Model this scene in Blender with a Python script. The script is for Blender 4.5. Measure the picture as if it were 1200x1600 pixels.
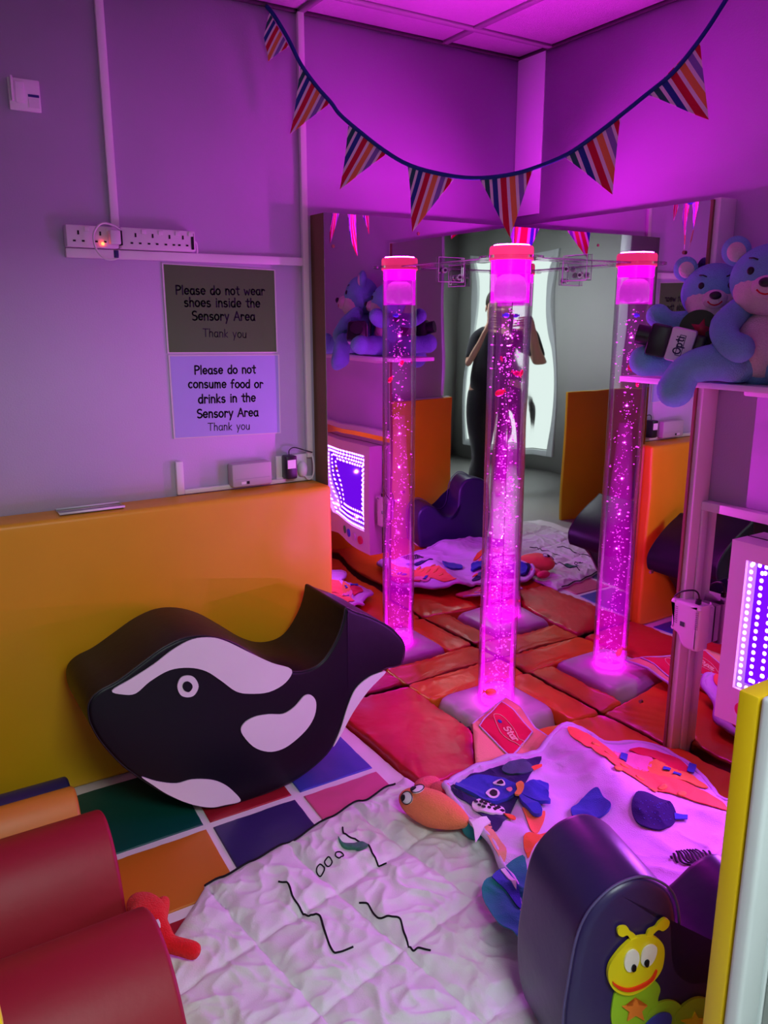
import bpy, bmesh, math, random
from mathutils import Vector, Matrix, noise
from math import sin, cos, pi, radians as RAD
random.seed(7)
S = bpy.context.scene
COL = S.collection
for o in list(bpy.data.objects): bpy.data.objects.remove(o)

# ------------------------------------------------------------------ camera
HEAD, PITCH = RAD(57.8), RAD(13.5)
CAM = Vector((-2.252, -2.626, 1.5))
cd = bpy.data.cameras.new('camera'); cam = bpy.data.objects.new('camera', cd); COL.objects.link(cam)
cam.location = CAM
cam.rotation_euler = (pi/2 - PITCH, 0, HEAD - pi/2)
cd.sensor_fit = 'VERTICAL'; cd.sensor_height = 36.0; cd.lens = 1271/1600*36.0; cd.clip_start = .02
S.camera = cam
# ------------------------------------------------------------------ render look
S.view_settings.view_transform = 'Standard'; S.view_settings.look = 'None'
S.view_settings.gamma = 1.0; S.view_settings.use_curve_mapping = False
S.view_settings.exposure = 0.0
cy = S.cycles
cy.use_denoising = True
cy.caustics_reflective = False; cy.caustics_refractive = False
cy.sample_clamp_indirect = 4.0
cy.max_bounces = 14; cy.transparent_max_bounces = 24; cy.glossy_bounces = 8
# ------------------------------------------------------------------ world
w = bpy.data.worlds.new('world'); S.world = w; w.use_nodes = True
w.node_tree.nodes['Background'].inputs[0].default_value = (.55, .5, .75, 1)
w.node_tree.nodes['Background'].inputs[1].default_value = .02
# ------------------------------------------------------------------ lamps the place has
MAG = (1.0, .035, 1.0)
TUBE = Vector((-.30, -.358, 0))
P_TUBE = 3.5        # watts for each of the lamps up the bubble tube
E_TOP = 160.0       # light leaving the clear top of the cap
E_DIFF = 7.0        # the lit frosted head of the tube
P_OUT = 54.0        # ceiling panels of the hall behind the doorway
E_LED = 9.0
P_LED = 10.5
def lamp(name, kind, loc, power, color, size=.05, rot=None, sy=None):
    l = bpy.data.lights.new(name, kind); l.energy = power; l.color = color
    if kind == 'AREA':
        l.shape = 'RECTANGLE'; l.size = size; l.size_y = sy or size
    else: l.shadow_soft_size = size
    o = bpy.data.objects.new(name, l); COL.objects.link(o); o.location = loc
    if rot: o.rotation_euler = rot
    return o
lamp('hall_light', 'AREA', (-1.85, -3.3, 2.44), P_OUT, (.82, .97, .97), .9, (0, 0, 0), .8)
for k, z in enumerate((.55, .70, .85, 1.0, 1.15, 1.30, 1.42)):
    lamp('tube_light', 'POINT', TUBE + Vector((0, 0, z)), P_TUBE, MAG, 0)

# ------------------------------------------------------------------ helpers
def mat(name, col, rough=.5, spec=.5, metal=0, bump=0, bscale=40, var=0, vscale=6, emit=None, es=0, coat=0, sheen=0, stretch=None, trans=0, alpha=1, subsurf=0):
    m = bpy.data.materials.new(name); m.use_nodes = True
    nt = m.node_tree; b = nt.nodes['Principled BSDF']; L = nt.links
    b.inputs['Base Color'].default_value = (*col, 1)
    b.inputs['Roughness'].default_value = rough
    b.inputs['Specular IOR Level'].default_value = spec
    b.inputs['Metallic'].default_value = metal
    b.inputs['Coat Weight'].default_value = coat
    b.inputs['Sheen Weight'].default_value = sheen
    b.inputs['Alpha'].default_value = alpha
    b.inputs['Transmission Weight'].default_value = trans
    if emit:
        b.inputs['Emission Color'].default_value = (*emit, 1); b.inputs['Emission Strength'].default_value = es
    tc = nt.nodes.new('ShaderNodeTexCoord')
    if var:
        n = nt.nodes.new('ShaderNodeTexNoise'); n.inputs['Scale'].default_value = vscale; n.inputs['Detail'].default_value = 4
        L.new(tc.outputs['Object'], n.inputs['Vector'])
        r = nt.nodes.new('ShaderNodeMapRange'); r.inputs['To Min'].default_value = 1-var; r.inputs['To Max'].default_value = 1+var
        L.new(n.outputs['Fac'], r.inputs['Value'])
        x = nt.nodes.new('ShaderNodeMix'); x.data_type = 'RGBA'; x.blend_type = 'MULTIPLY'; x.inputs[0].default_value = 1
        x.inputs[6].default_value = (*col, 1); L.new(r.outputs[0], x.inputs[7]); L.new(x.outputs[2], b.inputs['Base Color'])
    if bump:
        n = nt.nodes.new('ShaderNodeTexNoise'); n.inputs['Scale'].default_value = bscale; n.inputs['Detail'].default_value = 3
        if stretch:
            mp = nt.nodes.new('ShaderNodeMapping'); mp.inputs['Scale'].default_value = stretch
            L.new(tc.outputs['Object'], mp.inputs['Vector']); L.new(mp.outputs[0], n.inputs['Vector'])
        else: L.new(tc.outputs['Object'], n.inputs['Vector'])
        bp = nt.nodes.new('ShaderNodeBump'); bp.inputs['Strength'].default_value = bump; bp.inputs['Distance'].default_value = .01
        L.new(n.outputs['Fac'], bp.inputs['Height']); L.new(bp.outputs[0], b.inputs['Normal'])
    return m
def emat(name, col, s):
    m = bpy.data.materials.new(name); m.use_nodes = True; nt = m.node_tree; nt.nodes.clear()
    e = nt.nodes.new('ShaderNodeEmission'); e.inputs[0].default_value = (*col, 1); e.inputs[1].default_value = s
    o = nt.nodes.new('ShaderNodeOutputMaterial'); nt.links.new(e.outputs[0], o.inputs[0]); return m
def clear(name, tint=(1, 1, 1), rough=.02, ior=1.45, edge=1.0):
    m = bpy.data.materials.new(name); m.use_nodes = True; nt = m.node_tree; nt.nodes.clear()
    t = nt.nodes.new('ShaderNodeBsdfTransparent'); t.inputs[0].default_value = (*tint, 1)
    g = nt.nodes.new('ShaderNodeBsdfGlossy'); g.inputs['Roughness'].default_value = rough
    f = nt.nodes.new('ShaderNodeFresnel'); f.inputs[0].default_value = ior
    k = nt.nodes.new('ShaderNodeMath'); k.operation = 'MULTIPLY'; k.inputs[1].default_value = edge; k.use_clamp = True
    x = nt.nodes.new('ShaderNodeMixShader'); o = nt.nodes.new('ShaderNodeOutputMaterial'); L = nt.links
    L.new(f.outputs[0], k.inputs[0]); L.new(k.outputs[0], x.inputs[0]); L.new(t.outputs[0], x.inputs[1]); L.new(g.outputs[0], x.inputs[2]); L.new(x.outputs[0], o.inputs[0]); return m
def glow_volume(name, col, s):
    m = bpy.data.materials.new(name); m.use_nodes = True; nt = m.node_tree; nt.nodes.clear()
    e = nt.nodes.new('ShaderNodeEmission'); e.inputs[0].default_value = (*col, 1); e.inputs[1].default_value = s
    o = nt.nodes.new('ShaderNodeOutputMaterial'); nt.links.new(e.outputs[0], o.inputs['Volume'])
    return m
def obj(name, bm, m=None, parent=None, smooth=True, auto=None):
    me = bpy.data.meshes.new(name)
    bmesh.ops.recalc_face_normals(bm, faces=bm.faces)
    if smooth:
        for f in bm.faces: f.smooth = True
    bm.to_mesh(me); bm.free()
    o = bpy.data.objects.new(name, me); COL.objects.link(o)
    for k in (m if isinstance(m, (list, tuple)) else [m]):
        if k: me.materials.append(k)
    if parent:
        o.parent = parent
        if parent.type == 'EMPTY': o.matrix_parent_inverse = Matrix.Translation(-parent.location)
    if smooth and auto is not None:
        me.set_sharp_from_angle(angle=RAD(auto))
    return o
def thing(name, label, cat, loc=(0, 0, 0), group=None):
    o = bpy.data.objects.new(name, None); COL.objects.link(o); o.location = loc; o.empty_display_size = .05
    o['label'] = label; o['category'] = cat
    if group: o['group'] = group
    return o
def tag(o, label, cat, group=None):
    o['label'] = label; o['category'] = cat
    if group: o['group'] = group
    return o
def struct(name, bm, m, **k):
    o = obj(name, bm, m, **k); o['kind'] = 'structure'; return o
def xf(vs, M):
    for v in vs: v.co = M @ v.co
def box(bm, lo, hi, bev=0, seg=2, M=None, mi=0):
    r = bmesh.ops.create_cube(bm, size=1); vs = r['verts']
    for v in vs:
        v.co = Vector(((lo[i]+hi[i])/2 + v.co[i]*(hi[i]-lo[i]) for i in range(3)))
    fs = set(f for v in vs for f in v.link_faces)
    if bev:
        es = list(set(e for v in vs for e in v.link_edges))
        q = bmesh.ops.bevel(bm, geom=es, offset=bev, segments=seg, profile=.5, affect='EDGES')
        vs = list(set(v for f in q['faces'] for v in f.verts) | set(v for v in vs if v.is_valid))
        fs = set(f for v in vs for f in v.link_faces)
    for f in fs: f.material_index = mi
    if M: xf(vs, M)
    return vs
def BX(lo, hi, bev=0, seg=2, M=None):
    bm = bmesh.new(); box(bm, lo, hi, bev, seg, M); return bm
def cyl(bm, c, r, h, axis='Z', n=32, r2=None, caps=True):
    rr = bmesh.ops.create_cone(bm, cap_ends=caps, segments=n, radius1=r, radius2=r if r2 is None else r2, depth=h); vs = rr['verts']
    M = {'Z': Matrix.Identity(4), 'X': Matrix.Rotation(pi/2, 4, 'Y'), 'Y': Matrix.Rotation(-pi/2, 4, 'X')}[axis]
    xf(vs, Matrix.Translation(c) @ M); return vs
def CY(c, r, h, axis='Z', n=32, r2=None, caps=True):
    bm = bmesh.new(); cyl(bm, c, r, h, axis, n, r2, caps); return bm
def ell(bm, c, r, rot=None, u=20, v=14):
    rr = bmesh.ops.create_uvsphere(bm, u_segments=u, v_segments=v, radius=1); vs = rr['verts']
    M = Matrix.Translation(c) @ (rot.to_4x4() if rot else Matrix.Identity(4)) @ Matrix.Diagonal((*r, 1)); xf(vs, M); return vs
def EL(c, r, rot=None, u=20, v=14):
    bm = bmesh.new(); ell(bm, c, r, rot, u, v); return bm
def eul(x=0, y=0, z=0):
    return (Matrix.Rotation(RAD(z), 3, 'Z') @ Matrix.Rotation(RAD(y), 3, 'Y') @ Matrix.Rotation(RAD(x), 3, 'X'))
def lathe(bm, prof, c=(0, 0, 0), n=48):
    rings = []
    for r, z in prof:
        rings.append([bm.verts.new((c[0]+r*cos(2*pi*k/n), c[1]+r*sin(2*pi*k/n), c[2]+z)) for k in range(n)])
    for a, b in zip(rings, rings[1:]):
        for k in range(n): bm.faces.new((a[k], a[(k+1) % n], b[(k+1) % n], b[k]))
    return rings
def smooth_path(pts, n=6, closed=False):
    P = [Vector(p) for p in pts]; out = []; N = len(P)
    rng = range(N) if closed else range(N-1)
    for i in rng:
        p0 = P[(i-1) % N] if closed or i > 0 else P[0]; p1 = P[i]; p2 = P[(i+1) % N]
        p3 = P[(i+2) % N] if closed or i+2 < N else P[-1]
        for k in range(n):
            t = k/n
            out.append(.5*((2*p1)+(-p0+p2)*t+(2*p0-5*p1+4*p2-p3)*t*t+(-p0+3*p1-3*p2+p3)*t**3))
    if not closed: out.append(P[-1])
    return out
def tube(bm, pts, r, n=8, closed=False, flat=None):
    pts = [Vector(p) for p in pts]; N = len(pts); rings = []
    up = Vector((0, 0, 1)); prev = None
    for i, p in enumerate(pts):
        a = pts[(i-1) % N] if closed or i > 0 else p; b = pts[(i+1) % N] if closed or i < N-1 else p
        t = (b-a).normalized() if (b-a).length > 1e-9 else Vector((0, 0, 1))
        if prev is None: s = t.cross(up); s = s if s.length > 1e-3 else t.cross(Vector((1, 0, 0)))
        else: s = prev - t*prev.dot(t)
        s.normalize(); prev = s; u = s.cross(t).normalized()
        rr = r[i] if isinstance(r, (list, tuple)) else r
        rings.append([bm.verts.new(p + s*cos(2*pi*k/n)*rr + u*sin(2*pi*k/n)*rr*(flat or 1)) for k in range(n)])
    for i in range(N if closed else N-1):
        a, b = rings[i], rings[(i+1) % N]
        for k in range(n): bm.faces.new((a[k], a[(k+1) % n], b[(k+1) % n], b[k]))
    if not closed:
        bm.faces.new(rings[0]); bm.faces.new(rings[-1])
def TB(pts, r, n=8, closed=False, flat=None):
    bm = bmesh.new(); tube(bm, pts, r, n, closed, flat); return bm
def area2(P): return sum(P[i][0]*P[(i+1) % len(P)][1]-P[(i+1) % len(P)][0]*P[i][1] for i in range(len(P)))/2
def resample(P, step):
    out = []; N = len(P)
    for i in range(N):
        a = Vector(P[i]); b = Vector(P[(i+1) % N]); k = max(1, int(round((b-a).length/step)))
        for j in range(k): out.append(a.lerp(b, j/k))
    return out
def inset(P, d):
    N = len(P); out = []
    for i in range(N):
        t = (Vector(P[(i+1) % N])-Vector(P[(i-1) % N])).normalized()
        out.append(Vector(P[i]) + Vector((-t.y, t.x))*d)
    return out
def extrude_shape(P, depth, to3, bev=.012, seg=4, mi_side=0):
    """closed 2-D outline (u,v) pushed along w from 0 (front) to depth, with rounded rims; to3(u,v,w)"""
    P = [Vector(p) for p in P]
    if area2(P) < 0: P.reverse()
    bm = bmesh.new(); rings = []
    for k in range(seg+1):
        a = pi/2*k/seg; rings.append((inset(P, bev*(1-sin(a))), bev*(1-cos(a))))
    for k in range(seg, -1, -1):
        a = pi/2*k/seg; rings.append((inset(P, bev*(1-sin(a))), depth-bev*(1-cos(a))))
    V = [[bm.verts.new(to3(p.x, p.y, w)) for p in R] for R, w in rings]
    N = len(P)
    for a, b in zip(V, V[1:]):
        for i in range(N): bm.faces.new((a[i], a[(i+1) % N], b[(i+1) % N], b[i]))
    for ring in (V[0], V[-1]):
        f = bm.faces.new(ring)
    bmesh.ops.triangulate(bm, faces=[f for f in bm.faces if len(f.verts) > 4])
    return bm
def patch(P, to3, thick=.002, sub=0):
    """a thin sewn-on shape"""
    bm = bmesh.new(); P = [Vector(p) for p in P]
    if area2(P) < 0: P.reverse()
    a = [bm.verts.new((p.x, p.y, 0)) for p in P]
    f = bm.faces.new(a); r = bmesh.ops.triangulate(bm, faces=[f])
    for _ in range(sub): 
        bmesh.ops.subdivide_edges(bm, edges=[e for e in bm.edges if e.calc_length() > .02], cuts=1, use_grid_fill=True)
        bmesh.ops.triangulate(bm, faces=[f for f in bm.faces if len(f.verts) > 3])
    r = bmesh.ops.extrude_face_region(bm, geom=list(bm.faces))
    for v in r['geom']:
        if isinstance(v, bmesh.types.BMVert): v.co.z = thick
    for v in bm.verts: v.co = Vector(to3(v.co.x, v.co.y, v.co.z))
    return bm
def circle(cx, cy, rx, ry=None, n=28, rot=0):
    ry = ry or rx
    return [(cx+rx*cos(2*pi*k/n)*cos(rot)-ry*sin(2*pi*k/n)*sin(rot), cy+rx*cos(2*pi*k/n)*sin(rot)+ry*sin(2*pi*k/n)*cos(rot)) for k in range(n)]
def star(cx, cy, R, r, n=5, rot=pi/2):
    return [(cx+(R if k % 2 == 0 else r)*cos(rot+pi*k/n), cy+(R if k % 2 == 0 else r)*sin(rot+pi*k/n)) for k in range(2*n)]
def fbm(x, y, z=0): return noise.noise(Vector((x, y, z)))
def puffy(P, zb, zt, rnd=.02, wr=.004, freq=9, seed=0, nr=14, crown=.0, edge_wr=.6, sm=2):
    """a stuffed pad over a convex outline"""
    P = resample([Vector(p) for p in P], .02)
    if area2(P) < 0: P.reverse()
    # round the corners a little
    for _ in range(sm): P = [(P[i-1]+P[i]*2+P[(i+1) % len(P)])/4 for i in range(len(P))]
    c = sum(P, Vector((0, 0)))/len(P); N = len(P); bm = bmesh.new(); H = zt-zb
    prof = [(0.0, 0.02), (-.0, .35)] + [(rnd*(1-cos(pi/2*k/5)), 1-rnd/H+rnd/H*sin(pi/2*k/5)) for k in range(0, 6)]
    V = []
    for d, h in prof:
        V.append([bm.verts.new((*(p + (c-p).normalized()*d), zb+H*h)) for p in P])
    base = [p + (c-p).normalized()*rnd for p in P]
    for k in range(1, nr):
        s = k/nr
        V.append([bm.verts.new((*(p.lerp(c, s)), zt + crown*min(1, s*2.5))) for p in base])
    top = bm.verts.new((*c, zt+crown))
    for a, b in zip(V, V[1:]):
        for i in range(N): bm.faces.new((a[i], a[(i+1) % N], b[(i+1) % N], b[i]))
    for i in range(N): bm.faces.new((V[-1][i], V[-1][(i+1) % N], top))
    for ri, ring in enumerate(V):
        if ri < 3: continue
        t = max(0, (ri-7)/nr) if ri > 7 else 0
        amp = wr*(edge_wr*math.exp(-t*5)*2.2 + .5)
        for i, v in enumerate(ring):
            q = fbm(v.co.x*freq+seed, v.co.y*freq, seed*1.7) + .35*fbm(v.co.x*freq*3, v.co.y*freq*3+seed, 4)
            # creases run in from the seams
            e = fbm(i*.75+seed*3, ri*.10, seed)
            v.co.z += amp*(q*.8 + (abs(e)*-1.6+.5)*math.exp(-t*4))
    bm.faces.new(V[0])
    return bm
def new_from(o, name, m, parent=None):
    dg = bpy.context.evaluated_depsgraph_get(); me = bpy.data.meshes.new_from_object(o.evaluated_get(dg))
    me.name = name
    bpy.data.objects.remove(o)
    q = bpy.data.objects.new(name, me); COL.objects.link(q); me.materials.clear(); me.materials.append(m)
    for p in me.polygons: p.use_smooth = True
    if parent:
        q.parent = parent; q.matrix_parent_inverse = Matrix.Translation(-parent.location)
    return q
def skin(name, pts, edges, radii, m, parent=None, lv=2, root=0):
    me = bpy.data.meshes.new('s'); me.from_pydata([tuple(p) for p in pts], edges, []); o = bpy.data.objects.new('s', me); COL.objects.link(o)
    o.modifiers.new('skin', 'SKIN')
    for i, r in enumerate(radii):
        d = me.skin_vertices[0].data[i]; d.radius = (r, r) if not isinstance(r, tuple) else r
        d.use_root = (i == root)
    s = o.modifiers.new('sub', 'SUBSURF'); s.levels = lv; s.render_levels = lv
    return new_from(o, name, m, parent)
# -------- a rounded hand-lettered alphabet drawn as strokes (x-height .5, capitals .75)
def arc(cx, cy, rx, ry, a0, a1, n=10): return [(cx+rx*cos(RAD(a0+(a1-a0)*k/n)), cy+ry*sin(RAD(a0+(a1-a0)*k/n))) for k in range(n+1)]
GL = {
 'P': (.48, [[(.05, 0), (.05, .74)], [(.05, .74)]+arc(.2, .55, .24, .19, 90, -90)+[(.05, .36)]]),
 'S': (.5, [arc(.26, .56, .2, .18, 40, 270, 12)+arc(.24, .19, .22, .19, 90, -140, 12)]),
 'T': (.56, [[(.0, .73), (.54, .73)], [(.27, .73), (.27, 0)]]),
 'A': (.56, [[(.0, 0), (.27, .75), (.53, 0)], [(.1, .27), (.43, .27)]]),
 'O': (.62, [arc(.3, .37, .28, .36, 90, 450, 20)]),
 'l': (.16, [[(.07, 0), (.07, .76)]]),
 'e': (.46, [[(.04, .26), (.4, .27)]+arc(.22, .26, .18, .24, 5, 320, 14)]),
 'a': (.46, [arc(.2, .24, .17, .24, 60, 360, 14)+[(.37, .24)], [(.37, .48), (.37, .1), (.42, 0)]]),
 's': (.4, [arc(.19, .36, .14, .12, 45, 250, 9)+arc(.18, .13, .15, .13, 80, -150, 9)]),
 'd': (.46, [arc(.2, .24, .17, .24, 60, 360, 14), [(.38, .76), (.38, 0)]]),
 'o': (.46, [arc(.21, .25, .19, .24, 90, 450, 18)]),
 'n': (.44, [[(.05, .5), (.05, 0)], [(.05, .3)]+arc(.2, .31, .15, .18, 160, 0, 8)+[(.36, 0)]]),
 't': (.36, [[(.17, .7), (.17, .1), (.24, 0), (.3, .02)], [(.0, .5), (.33, .5)]]),
 'w': (.6, [[(.02, .48), (.14, 0), (.28, .36), (.42, 0), (.55, .48)]]),
 'r': (.36, [[(.06, .5), (.06, 0)], [(.06, .3)]+arc(.2, .32, .14, .16, 150, 30, 6)]),
 'h': (.44, [[(.05, .76), (.05, 0)], [(.05, .3)]+arc(.2, .31, .15, .18, 160, 0, 8)+[(.36, 0)]]),
 'i': (.16, [[(.07, .5), (.07, 0)], [(.07, .66), (.075, .68)]]),
 'y': (.44, [[(.03, .5), (.2, .05)], [(.38, .5), (.12, -.26)]]),
 'k': (.42, [[(.05, .76), (.05, 0)], [(.34, .48), (.06, .22), (.36, 0)]]),
 'u': (.46, [[(.05, .48)]+arc(.2, .2, .15, .2, 180, 340, 8)+[(.36, .48), (.37, 0)]]),
 'c': (.42, [arc(.22, .25, .18, .24, 50, 310, 12)]),
 'm': (.64, [[(.05, .5), (.05, 0)], [(.05, .3)]+arc(.17, .32, .12, .17, 160, 0, 7)+[(.3, 0)], [(.3, .3)]+arc(.42, .32, .12, .17, 160, 0, 7)+[(.55, 0)]]),
 'f': (.36, [arc(.24, .6, .12, .15, 60, 180, 6)+[(.12, 0)], [(.0, .44), (.28, .44)]]),
 'p': (.46, [[(.05, .5), (.05, -.25)], arc(.22, .25, .17, .24, 90, 450, 14)]),
 '&': (.3, []), ' ': (.32, []), 'z': (.4, [[(.03, .48), (.34, .48), (.03, 0), (.36, 0)]]),
}
def letters(bm, text, start, end, to3, wt=.055, track=.06, squash=1.0):
    """text between two baseline points, as flat rounded strokes"""
    tw = sum(GL[c][0]+track for c in text)-track
    a = Vector(start); b = Vector(end); s = (b-a).length/tw; dx = (b-a).normalized(); dy = Vector((-dx.y, dx.x))*squash
    x = 0
    for c in text:
        for st in GL[c][1]:
            p = [a + dx*s*(x+u) + dy*s*v for u, v in st]
            ribbon(bm, p, wt*s, to3)
        x += GL[c][0]+track
def ribbon(bm, p, r, to3, closed=False):
    if closed: p = list(p)+[p[0]]
    for i in range(len(p)-1):
        d = p[i+1]-p[i]
        if d.length < 1e-7: continue
        d.normalize(); n = Vector((-d.y, d.x))*r
        bm.faces.new([bm.verts.new(to3(*q)) for q in (p[i]-n, p[i+1]-n, p[i+1]+n, p[i]+n)])
    for q in p:
        bm.faces.new([bm.verts.new(to3(q.x+r*cos(2*pi*k/8), q.y+r*sin(2*pi*k/8))) for k in range(8)])
def flatobj(name, bm, m, parent=None):
    return obj(name, bm, m, parent, smooth=False)

# ------------------------------------------------------------------ materials
M = {}
M['wall'] = mat('wall_paint', (.56, .50, .66), .75, .3, bump=.08, bscale=180, var=.04)
M['hall_wall'] = mat('hall_wall_paint', (.62, .63, .60), .8, .3, bump=.05, bscale=150, var=.03)
M['tile'] = mat('ceiling_tile', (.94, .92, .94), .9, .2, bump=.5, bscale=420, var=.05, vscale=60)
M['tbar'] = mat('ceiling_bar', (.42, .40, .42), .5, .4, var=.03)
M['white'] = mat('white_plastic', (.80, .80, .80), .35, .5, var=.02)
M['white2'] = mat('white_gloss_board', (.74, .80, .80), .35, .5, bump=.05, bscale=60, stretch=(1, 1, .1), var=.03)
M['trunk'] = mat('trunking_plastic', (.82, .80, .82), .4, .5, var=.02)
M['mdf'] = mat('fibreboard_edge', (.24, .13, .08), .8, .2, bump=.2, bscale=90, var=.15)
M['black'] = mat('black_plastic', (.012, .012, .015), .35, .5, var=.1)
M['dark'] = mat('dark_slot', (.01, .008, .012), .6, .3, var=.1)
M['steel'] = mat('brushed_steel', (.7, .7, .72), .25, .5, metal=1, bump=.05, bscale=200)
def vinyl(name, c, rough=.36, b=.12): return mat(name, c, rough, .5, bump=b, bscale=28 if b < .3 else 9, var=.06, coat=.0)
M['yellow_v'] = vinyl('amber_vinyl', (.74, .40, .006), .42, .05)
M['bright_y'] = vinyl('yellow_vinyl', (.80, .52, .002), .45, .04)
M['orange_v'] = vinyl('orange_vinyl', (.64, .16, .012), .27, .4)
M['red_v'] = vinyl('red_vinyl', (.54, .02, .03), .29, .4)
M['crim_v'] = vinyl('crimson_vinyl', (.33, .008, .018), .52, .08)
M['tan_v'] = vinyl('light_orange_vinyl', (.75, .25, .03), .45, .05)
M['black_v'] = mat('black_vinyl', (.004, .004, .008), .42, .28, bump=.08, bscale=28, var=.06)
M['white_v'] = vinyl('white_vinyl', (.80, .74, .76), .4, .05)
M['purple_v'] = vinyl('purple_vinyl', (.028, .015, .095), .36, .08)
M['navy_v'] = vinyl('navy_vinyl', (.03, .02, .11), .35, .06)
M['green_v'] = vinyl('green_vinyl', (.0, .075, .055), .45, .05)
M['amber2_v'] = vinyl('brown_orange_vinyl', (.55, .17, .01), .45, .05)
M['pink_v'] = vinyl('pink_vinyl', (.62, .10, .22), .32, .05)
M['blue_v'] = vinyl('blue_vinyl', (.05, .06, .42), .3, .06)
M['quilt'] = mat('quilt_cotton', (.74, .73, .72), .85, .2, bump=.15, bscale=260, var=.04, sheen=.15)
M['cord'] = mat('black_cord', (.008, .008, .01), .8, .2, var=.1)
def cloth(name, c): return mat(name, c, .9, .2, bump=.25, bscale=300, var=.06, vscale=20, sheen=.1)
def plush(name, c): return mat(name, c, .95, .1, bump=.6, bscale=240, var=.12, vscale=30, sheen=.12)
# ------------------------------------------------------------------ the room
ZF = -.08; WL = .10; WR = .10; ZC = 2.49; YP = -1.985
struct('floor', BX((-3.6, -5.0, -.14), (.3, .3, ZF)), mat('hall_floor_vinyl', (.45, .44, .43), .4, .4, bump=.05, bscale=30, var=.08))
struct('wall_left', BX((-3.6, WL, ZF), (.25, WL+.12, 2.75)), M['wall'])
struct('wall_right', BX((WR, -5.0, ZF), (WR+.12, .22, 2.75)), M['wall'])
struct('wall_far_left', BX((-3.72, -5.0, ZF), (-3.6, .22, 2.75)), M['hall_wall'])
struct('wall_hall', BX((-3.72, -5.12, ZF), (.22, -5.0, 2.75)), M['hall_wall'])
struct('trim_1', BX((WR-.006, -.055, 1.9), (WR, WL, ZC), .001), M['wall'])
# partition with the doorway the photo is taken through
struct('wall_front_right', BX((-1.13, YP-.14, ZF), (WR, YP-.034, ZC)), M['hall_wall'])
struct('wall_front_left', BX((-3.6, YP-.14, ZF), (-2.95, YP-.034, ZC)), M['hall_wall'])
struct('wall_front_header', BX((-2.95, YP-.14, 2.16), (-1.13, YP-.034, ZC)), M['hall_wall'])
bm = bmesh.new()
box(bm, (-1.145, YP-.15, .96), (-1.12, YP-.028, 2.16), .003); box(bm, (-2.96, YP-.15, ZF), (-2.935, YP-.036, 2.16), .003); box(bm, (-2.96, YP-.15, 2.145), (-1.12, YP-.028, 2.17), .003)
struct('trim_2', bm, M['white2'])
# suspended ceiling : tiles between bars
bm = bmesh.new(); box(bm, (-3.72, -5.12, ZC+.008), (.22, .22, ZC+.07)); struct('ceiling', bm, M['tile'])
XB = [-.272-.6*k for k in range(6)]; YB = [-.083-.6*k for k in range(9)]
bm = bmesh.new()
for x in XB: box(bm, (x-.012, -5.0, ZC-.002), (x+.012, WL, ZC+.008))
for y in YB: box(bm, (-3.6, y-.012, ZC-.003), (WR, y+.012, ZC+.008))
struct('trim_3', bm, M['tbar'])
bm = bmesh.new(); box(bm, (-3.6, WL-.010, ZC-.004), (WR, WL, ZC+.008)); box(bm, (WR-.010, -5, ZC-.004), (WR, WL, ZC+.008))
struct('shadow_gap', bm, mat('painted_shadow_gap', (.06, .05, .06), .7, .3, var=.1))  # dark strips painted in as the shadow line where walls meet ceiling
# hall ceiling lights (lit panels behind the photographer)
for k, (x, y) in enumerate(((-1.85, -3.3), (-2.3, -4.4))):
    t = thing('ceiling_light', ('lit white ceiling panel in the hall just behind the doorway', 'lit white ceiling panel at the far end of the hall')[k], 'light', (x, y, ZC))
    obj('frame', BX((x-.31, y-.31, ZC-.006), (x+.31, y+.31, ZC+.004)), M['white'], t, smooth=False)
    obj('diffuser', BX((x-.285, y-.285, ZC-.010), (x+.285, y+.285, ZC-.004)), emat('lit_panel', (.88, 1, .93), 3.0), t, smooth=False)

# bright window far behind the photographer
struct('window_1', BX((-3.594, -4.62, .15), (-3.588, -3.72, 2.10)), emat('daylight_window', (.80, 1, .90), 1.7), smooth=False)
bm = bmesh.new()
for y in (-4.66, -4.17, -3.68): box(bm, (-3.598, y-.035, .08), (-3.565, y+.035, 2.17), .003)
for z in (.11, 2.14): box(bm, (-3.598, -4.69, z-.03), (-3.567, -3.65, z+.03), .003)
struct('trim_4', bm, M['white2'])

# ------------------------------------------------------------------ mirrors in the corner
MIR = bpy.data.materials.new('acrylic_mirror'); MIR.use_nodes = True
b = MIR.node_tree.nodes['Principled BSDF']; b.inputs['Base Color'].default_value = (.74, .72, .74, 1); b.inputs['Metallic'].default_value = 1; b.inputs['Roughness'].default_value = .012
def mirror_sheet(u0, u1, z0, z1, to3, amp):
    """a slightly wavy acrylic sheet; to3(u, z, off)"""
    nu = int((u1-u0)/.02); nz = int((z1-z0)/.025); bm = bmesh.new(); V = []
    for i in range(nu+1):
        u = u0+(u1-u0)*i/nu; col = []
        for j in range(nz+1):
            z = z0+(z1-z0)*j/nz
            col.append(bm.verts.new(to3(u, z, amp(u, z))))
        V.append(col)
    for i in range(nu):
        for j in range(nz): bm.faces.new((V[i][j], V[i+1][j], V[i+1][j+1], V[i][j+1]))
    r = bmesh.ops.extrude_face_region(bm, geom=list(bm.faces)); b0 = to3(0, 0, 0); b1 = to3(0, 0, -.004); d = Vector(b1)-Vector(b0)
    for v in r['geom']:
        if isinstance(v, bmesh.types.BMVert): v.co += d
    return bm
CURVE = .0019
def bell(u): return math.exp(-(u/.24)**2)
def ampL(u, z):
    k = .00022 + .0009*max(0, min(1, (u+.30)/.25)) + .0016*max(0, min(1, (-.74-u)/.1))
    return CURVE*bell(u) + k*(noise.noise(Vector((u*4.2, z*2.2, 3.1))) + .5*noise.noise(Vector((u*9, z*4.0, 8.0))))
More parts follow.
